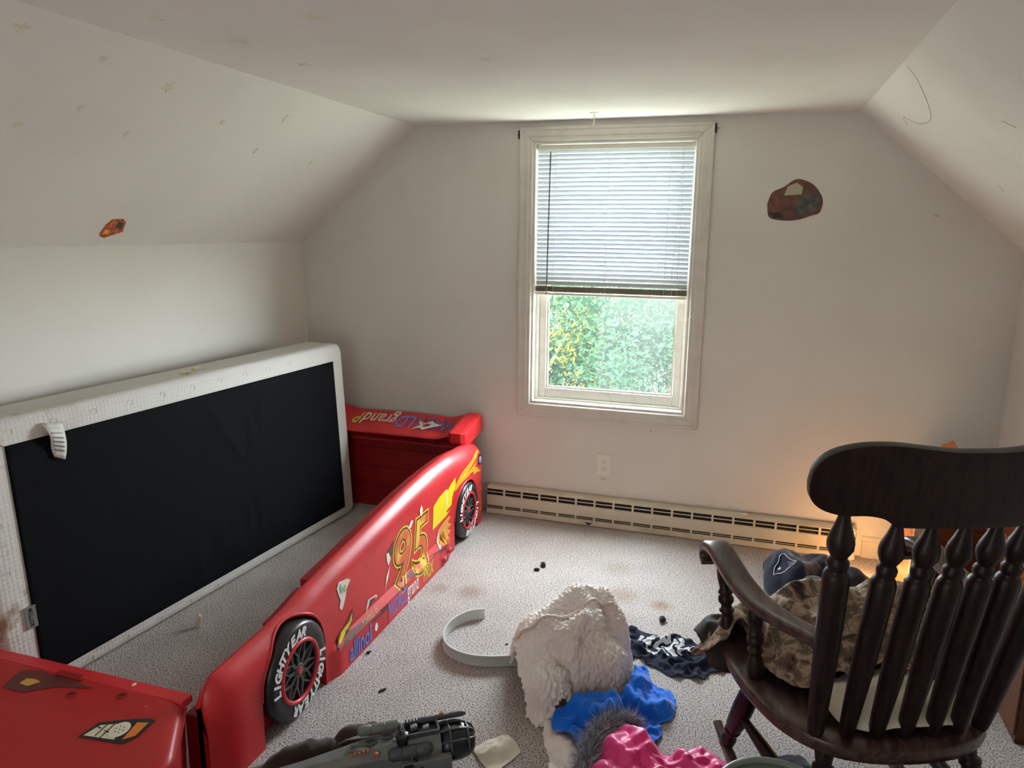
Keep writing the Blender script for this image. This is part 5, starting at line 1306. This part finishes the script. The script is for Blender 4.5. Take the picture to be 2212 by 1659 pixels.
cu_ = cloth('cream_cloth', UVpoly([(.22, -2.30), (.205, -2.42), (.26, -2.475), (.35, -2.49), (.45, -2.485), (.54, -2.45), (.56, -2.36), (.5, -2.28), (.35, -2.26)]), m_cream, hf=heap([(.38, -2.38, .19, .12, .05)], seat_h), s=1.08, dx=.012, steps=50, seed=91, amp=.015, nscale=10, thick=.01, bend=.9, gap=.008)
tag(cu_, 'cream cotton cloth on the rocking chair seat behind its spindles', 'cloth')
cj = cloth('camouflage_jacket', UVpoly([(.005, -1.98), (.02, -1.90), (.08, -1.86), (.18, -1.875), (.30, -1.90), (.45, -1.90), (.60, -1.93), (.655, -2.02), (.65, -2.18), (.58, -2.27), (.45, -2.335), (.33, -2.345), (.22, -2.33), (.145, -2.28), (.12, -2.19), (.13, -2.10), (.10, -2.05), (.05, -2.08), (.01, -2.06)]),
           m_camo, hf=height_over([cu_], .6, 1.6, -2.5, -1.4, base=lambda x, y: hcam(x, y)+.008, step=.01), s=1.18, dx=.0105, steps=90, iters=6, seed=101, amp=.035, nscale=13, thick=.004, bend=.5, gap=.008, z0=.02)
tag(cj, 'brown and tan camouflage hunting jacket heaped on the rocking chair seat', 'jacket')
cq = cloth('jacket_sleeve', UVpoly([(.01, -1.97), (.02, -1.91), (.07, -1.875), (.13, -1.89), (.16, -1.95), (.135, -2.03), (.085, -2.09), (.045, -2.08), (.02, -2.04)]), mat('dark_camo_nylon', lin(52, 40, 34), .85, noise=(16, lin(28, 22, 20), .4, .6), bump=(300, .2, .001)), hf=lambda x, y: seat_h(x, y)*0+.37+heap([(.09, -1.97, .10, .10, .09)], lambda a, b: a*0)(x, y), s=1.10, dx=.009, steps=50, seed=113, amp=.018, nscale=12, thick=.005, bend=.8, folds=.010, fscale=22)
tag(cq, 'dark brown camouflage sleeve drooping over the front left corner of the rocking chair seat', 'sleeve')

# ------------------------------------------------------------------ grey toy aircraft
m_toy = mat('grey_toy_plastic', lin(112, 116, 112), .5, noise=(14, lin(96, 100, 98), .4, .7), bump=(60, .1, .001))
m_toyd = mat('charcoal_toy_plastic', lin(72, 76, 82), .4, noise=(20, lin(60, 64, 70), .4, .6))
m_toyk = mat('black_toy_plastic', lin(22, 24, 28), .3)
m_orange = mat('orange_dot', lin(168, 98, 52), .5)
A = Vector((-.40, -2.40, .075)); B = Vector((.105, -2.065, .085)); tx = (B-A).normalized(); tz = Vector((0, 0, 1)); ty = tz.cross(tx).normalized(); TL = (B-A).length
tz = tx.cross(ty)
def T(a, b, c): return A+tx*a+ty*b+tz*c
toy = empty('toy_aircraft', ((A.x+B.x)/2, (A.y+B.y)/2, .02), 'dark grey toy aircraft with open bay and ribbed black nose on the brown towel', 'toy')
V = []; F = []; secs = [(0, .020, .016, 0), (.10, .030, .022, .002), (.20, .040, .032, .006), (.30, .052, .044, .010), (.38, .060, .050, .012), (.46, .062, .052, .012), (.50, .060, .052, .012)]
oc = [(-1, -.6), (-.7, -1), (.7, -1), (1, -.6), (1, .45), (.55, 1), (-.55, 1), (-1, .45)]
for a, w, h, dz in secs: V += [T(a, w*p, dz+h*q_) for p, q_ in oc]
for i in range(len(secs)-1):
    for k in range(8): F.append((i*8+k, i*8+(k+1) % 8, (i+1)*8+(k+1) % 8, (i+1)*8+k))
F += [tuple(range(8)), tuple((len(secs)-1)*8+k for k in range(8))]
bevel(M('fuselage', V, F, m_toy, toy), .003)
# nose with ribs
V = []; F = []; nl = [(.50, .060, .050), (.53, .062, .054), (.56, .061, .054), (.585, .055, .048), (.603, .042, .036), (.610, .022, .018)]
for a, w, h in nl: V += [T(a, w*math.cos(k*math.pi/9), .008+h*math.sin(k*math.pi/9)) for k in range(18)]
for i in range(len(nl)-1):
    for k in range(18): F.append((i*18+k, i*18+(k+1) % 18, (i+1)*18+(k+1) % 18, (i+1)*18+k))
F.append(tuple(range(18))); F.append(tuple((len(nl)-1)*18+k for k in range(18)))
nz = M('nose_canopy', V, F, m_toyk, toy, smooth=True)
for ph in (-.9, -.3, .3, .9):
    pts = [T(a, (w+.002)*math.sin(ph), .008+(h+.002)*math.cos(ph)) for a, w, h in nl]; G().sweep(pts, circ(.0035, 6)).build('canopy_rib', m_toyd, nz)
for a, w, h in (nl[1], nl[3]):
    pts = [T(a, (w+.002)*math.cos(k*math.pi/14), .008+(h+.002)*math.sin(k*math.pi/14)) for k in range(15)]; G().sweep(pts, circ(.0035, 6), up=tx).build('canopy_hoop', m_toyd, nz)
for (a0, a1, b, c, r, nm) in ((.26, .39, .040, .068, .016, 'engine_tank'), (.34, .47, -.055, .040, .019, 'side_tank'), (.44, .59, .030, .075, .009, 'gun_barrel')):
    o = G().lathe(T(a0, b, c), T(a1, b, c), [(0, r*.6), (.05, r*.9), (.08, r), (.3, r), (.32, r*.9), (.35, r), (.62, r), (.64, r*.88), (.67, r), (.93, r), (.96, r*.8), (1, r*.6)], 16).build(nm, m_toyd if nm != 'engine_tank' else m_toy, toy); smooth_by(o, 35)
G().lathe(T(.515, .030, .082), T(.515, .030, .092), [(0, .007), (1, .006)], 12).build('orange_button', m_orange, toy)
# open bay
g = G(); 
for (a, b, da, db) in ((.445, .028, .052, .003), (.445, -.028, .052, .003), (.395, 0, .003, .028), (.497, 0, .003, .028)): g.obox(T(a, b, .070), tx, ty, tz, (da, db, .008))
g.build('bay_frame', m_toyd, toy)
G().obox(T(.445, 0, .0655), tx, ty, tz, (.048, .026, .001)).build('bay_floor', m_toyk, toy)
for k in range(9): G().obox(T(.405+k*.010, .034, .074), tx, ty, tz, (.002, .006, .006)).build('bay_slat', m_toyk, toy)
for (a, b, s_) in ((.425, .005, .011), (.46, -.006, .010)): bevel(G().obox(T(a, b, .074), tx+ty*.3, ty, tz, (s_, s_*.8, .007)).build('bay_seat', m_toy, toy), .002)
# hatches with raised frames
for (a, b) in ((.345, .004), (.295, -.002)):
    pts = [T(a+.018*math.cos(k*math.pi/4+.39), b+.013*math.sin(k*math.pi/4+.39), .064-(.345-a)*.12) for k in range(8)]
    G().sweep(pts, circ(.0028, 6), closed=True).build('hatch_frame', m_toyd, toy)
    G().lathe(T(a, b, .058), T(a, b, .0645-(.345-a)*.12), [(0, .012), (1, .012)], 10).build('hatch', m_toyk, toy)
for (a, b, da, db) in ((.31, .022, .022, .004), (.35, .025, .018, .004), (.27, -.022, .016, .006), (.25, .01, .012, .006), (.235, -.012, .008, .005), (.37, -.02, .012, .005)):
    bevel(G().obox(T(a, b, .062-(.37-a)*.11), tx, ty, tz, (da, db, .004)).build('raised_panel', m_toy, toy), .0015)
for k in range(5): G().obox(T(.235+k*.012, -.030-k*.002, .045+k*.003), tx, ty, tz, (.004, .003, .003)).build('orange_vent', m_orange, toy)
G().lathe(T(.305, -.045, .046), T(.307, -.056, .048), [(0, .008), (1, .007)], 14).build('orange_light', m_orange, toy)
# turret and side gun
G().lathe(T(.385, -.030, .055), T(.385, -.030, .088), [(0, .018), (.6, .017), (.7, .020), (.9, .019), (1, .010)], 14).build('turret', m_toyk, toy)
G().lathe(T(.385, -.030, .082), T(.375, -.020, .105), [(0, .004), (1, .003)], 8).build('turret_lever', m_toyk, toy)
G().sweep([T(.385, -.045, .05), T(.41, -.072, .03), T(.44, -.085, -.005)], circ(.004, 6)).build('cable', m_toyk, toy)
bevel(G().obox(T(.45, -.072, -.01), tx, ty, tz, (.075, .012, .030)).build('side_box', m_toy, toy), .003)
bevel(G().obox(T(.395, -.088, -.015), tx, ty, tz, (.014, .010, .034)).build('side_bracket', m_toyk, toy), .003)
G().prism([(0, 0), (1, 0), (1, 1)], 2, 0, 0)
g = G(); g.add([T(.30, .04, .040), T(.22, .055, .034), T(.20, .050, .030), T(.30, .072, .036), T(.30, .04, .044), T(.22, .055, .038), T(.20, .050, .034), T(.30, .072, .040)], [(0, 1, 2, 3), (4, 5, 6, 7), (0, 1, 5, 4), (1, 2, 6, 5), (2, 3, 7, 6), (3, 0, 4, 7)]); g.build('tail_wing', m_toy, toy)

# ------------------------------------------------------------------ small things on the carpet
# curved grey plastic strip
pts = []
for x, y in spline([(-.158, -1.222), (-.215, -1.262), (-.250, -1.330), (-.258, -1.41), (-.235, -1.49), (-.18, -1.548), (-.10, -1.570), (-.02, -1.558), (.05, -1.53), (.11, -1.51)], 7): pts.append((x, y, .0))
sec = [(-.0035, .002), (.0035, .002), (.0045, .006), (.0015, .010), (.0015, .040), (.0045, .044), (.0035, .048), (-.0035, .048), (-.002, .044), (-.002, .010)]
st = G().sweep(pts, sec).build('plastic_strip', m_gplas); smooth_by(st, 40)
tag(st, 'grey plastic edging strip bent in an arc on the carpet beside the cream blanket', 'strip')
p = Vector(pts[1]); G().lathe(p+Vector((.006, -.006, .03)), p+Vector((-.002, .006, .03)), [(0, .003), (1, .003)], 8).build('screw_hole', m_wht, st)
m_clod = mat('dried_clump', lin(52, 44, 40), .9, noise=(60, lin(30, 26, 24), .4, .6), bump=(160, .8, .003))
def clod(x, y, r, rot, seed, label, sx=1.5):
    bm = bmesh.new(); bmesh.ops.create_icosphere(bm, subdivisions=4, radius=1); rs = np.random.RandomState(seed)
    for v in bm.verts:
        n = vnoise(np.array([v.co.x*2+5+v.co.z]), np.array([v.co.y*2+9-v.co.z]), seed, 4, 1.3)[0]; v.co *= 1+.45*n
        a = v.co.x*sx; b = v.co.y; z = v.co.z*.8; c, s_ = math.cos(rot), math.sin(rot)
        v.co = Vector((x+(a*c-b*s_)*r, y+(a*s_+b*c)*r, max(.001, z*r+r*.7)))
    me = bpy.data.meshes.new('dirt_clump'); bm.to_mesh(me); bm.free(); me.materials.append(m_clod); me.polygons.foreach_set('use_smooth', [True]*len(me.polygons))
    o = put(bpy.data.objects.new('dirt_clump', me), None); tag(o, label, 'debris')
clod(-.055, -.650, .013, 2.2, 1, 'dark dried clump on the carpet, the larger of the two below the window')
clod(-.072, -.708, .009, .3, 2, 'small dark crumb on the carpet beside the larger clump below the window')
clod(.571, -1.000, .014, 1.4, 3, 'black crumbly lump on the carpet behind the dark printed shirt')
clod(-.004, -1.388, .0035, 0, 4, 'tiny dark crumb inside the arc of the grey strip')
clod(-.50, -1.62, .006, 1, 5, 'tiny dark crumb beside the red bed skirt')
clod(-.335, -1.825, .005, 1, 6, 'tiny dark twig-like bit on the carpet right of the front wheel', 3)
lg = empty('plastic_clip', (-1.27, -1.67, 0), 'small white plastic clip standing on the carpet between box spring and red bed side', 'clip')
o = G().obox((-1.262, -1.672, .024), (1, .25, .0), (-.25, 1, 0), (.05, .2, 1), (.010, .002, .024)).build('clip_blade', m_white, lg); bevel(o, .001)
G().obox((-1.268, -1.662, .028), (1, .25, .0), (-.25, 1, 0), (.05, .2, 1), (.004, .006, .020)).build('clip_rib', m_white, lg)

# pale tub whose rim shows at the bottom edge
tc_ = Vector((.968, -2.432, 0)); tub = empty('plastic_tub', tc_, 'round grey-green plastic tub behind the rocking chair, only its rim in view', 'tub')
m_tub = mat('grey_green_plastic', lin(120, 132, 126), .35)
TR = .138; g = G()
prof = [(0, TR*.80), (1, TR*.98)]
V = []; F = []; nn = 40; L4 = [(.0, TR*.72, 0), (.0, TR*.72, .004), (1, TR*.97, .395), (1, TR*.93, .395), (0, TR*.69, .010), (0, .0005, .010)]
for _, r, z in L4: V += [(tc_.x+r*math.cos(2*math.pi*k/nn), tc_.y+r*math.sin(2*math.pi*k/nn), z) for k in range(nn)]
for i in range(len(L4)-1):
    for k in range(nn): F.append((i*nn+k, i*nn+(k+1) % nn, (i+1)*nn+(k+1) % nn, (i+1)*nn+k))
F.append(tuple(range(nn)))
smooth_by(M('tub_body', V, F, m_tub, tub), 40)
G().sweep([(tc_.x+TR*.97*math.cos(2*math.pi*k/nn), tc_.y+TR*.97*math.sin(2*math.pi*k/nn), .397) for k in range(nn)], circ(.009, 8), closed=True).build('tub_rim', m_tub, tub, smooth=True)

# ------------------------------------------------------------------ broken wooden furniture in the right corner
cab = empty('open_cabinet', (1.80, -.45, 0), 'orange pine cabinet carcass lying open in the right corner', 'cabinet')
bevel(G().box((1.585, -.52, .0), (1.603, -.13, .41)).build('side_panel', m_pine, cab), .0015)
bevel(G().box((1.585, -.545, .0), (1.625, -.52, .41)).build('front_stile', m_ply, cab), .0015)
bevel(G().box((1.603, -.15, .0), (1.99, -.13, .44)).build('back_panel', m_pined, cab), .0015)
bevel(G().box((1.603, -.52, .0), (1.98, -.15, .018)).build('bottom_panel', m_pined, cab), .0015)
bevel(G().box((1.975, -.52, .018), (1.992, -.15, .42)).build('side_panel', m_pined, cab), .0015)
for (x, z) in ((1.75, .33), (1.90, .36)):
    G().lathe((x, -.149, z), (x, -.153, z), [(0, .004), (1, .004)], 8).build('peg_hole', m_blk, cab)
G().lathe((1.584, -.50, .345), (1.586, -.50, .345), [(0, .004), (1, .004)], 8).build('peg_hole', m_blk, cab)
# leaning plank and dark rail
pkk = G().obox((1.837, -.571, .494), (-.415, .519, .747), (.88, .05, .45), (.2, .85, -.5), (.33, .026, .009)).build('leaning_plank', m_pine); bevel(pkk, .002)
tag(pkk, 'light orange wooden plank leaning over the open cabinet with its tip above the chair crest', 'plank')
rl = G().obox((1.84, -.50, .30), (-.50, .2, .55), (.8, 0, .7), (0, 1, -.4), (.30, .008, .008)).build('metal_rail', mat('dark_metal', lin(50, 50, 54), .35, metal=.8)); tag(rl, 'thin dark metal drawer rail leaning inside the open cabinet', 'rail')
# lined white papers in the cabinet
bk_ = empty('paper_stack', (1.86, -.62, .16), 'stack of white papers with ruled lines lying by the open cabinet', 'papers')
G().box((1.76, -.76, 0), (1.98, -.56, .14)).build('cardboard_box', m_ply).update_tag()
o = [o for o in bpy.data.objects if o.name == 'cardboard_box'][0]; tag(o, 'low pale wooden box under the white papers at the right wall', 'box'); bevel(o, .003)
o = G().obox((1.865, -.65, .157), (1, .2, .0), (-.2, 1, .12), (0, -.12, 1), (.085, .075, .014)).build('sheets', mat('white_paper', lin(226, 228, 222), .7), bk_); bevel(o, .001)
for k in range(9):
    G().obox((1.865+.0035*(k-4)*-.2*4, -.65+.014*(k-4), .1722+.0017*(k-4)), (1, .2, 0), (-.2, 1, .12), (0, -.12, 1), (.075, .0012, .0004)).build('ruled_line', mat('grey_line', lin(150, 154, 152), .8) if k == 0 else bpy.data.materials['grey_line'], bk_)
# tall cabinet side at the right edge
m_dkw = wood_mat('dark_walnut_board', lin(70, 34, 18), lin(96, 48, 24), (3, 5, 60), .5)
tcb = empty('tall_cabinet', (1.86, -1.15, 0), 'dark brown wooden cabinet standing at the right wall behind the chair back', 'cabinet')
bevel(G().box((1.76, -1.42, 0), (2.005, -.92, .34)).build('carcass', m_dkw, tcb), .004)
bevel(G().box((1.752, -1.42, .03), (1.759, -1.18, .31)).build('door', m_dkw, tcb), .002)
bevel(G().box((1.752, -1.16, .03), (1.759, -.93, .31)).build('door', m_dkw, tcb), .002)

# ------------------------------------------------------------------ small lamp lit on the floor in the corner
lp = empty('floor_night_light', (1.545, -.250, 0), 'small lit lamp on the floor in the right corner hidden behind the chair spindles', 'lamp')
LX, LY = 1.545, -.250
G().lathe((LX, LY, 0), (LX, LY, .035), [(0, .020), (.3, .020), (.5, .010), (1, .009)], 20).build('lamp_base', m_white, lp)
em = bpy.data.materials.new('lit_bulb'); em.use_nodes = True; nt = em.node_tree; e_ = nt.nodes['Principled BSDF']; e_.inputs['Emission Color'].default_value = (1, .72, .38, 1); e_.inputs['Emission Strength'].default_value = 5; e_.inputs['Base Color'].default_value = (1, .8, .5, 1)
G().lathe((LX, LY, .035), (LX, LY, .085), [(0, .006), (.2, .008), (.5, .012), (.75, .012), (.92, .008), (1, .003)], 18).build('bulb', em, lp, smooth=True)
light('night_light_glow', 'POINT', (LX-.12, LY-.10, .10), (0, 0, 0), 4.4, (1, .55, .22), shadow_soft_size=.05)
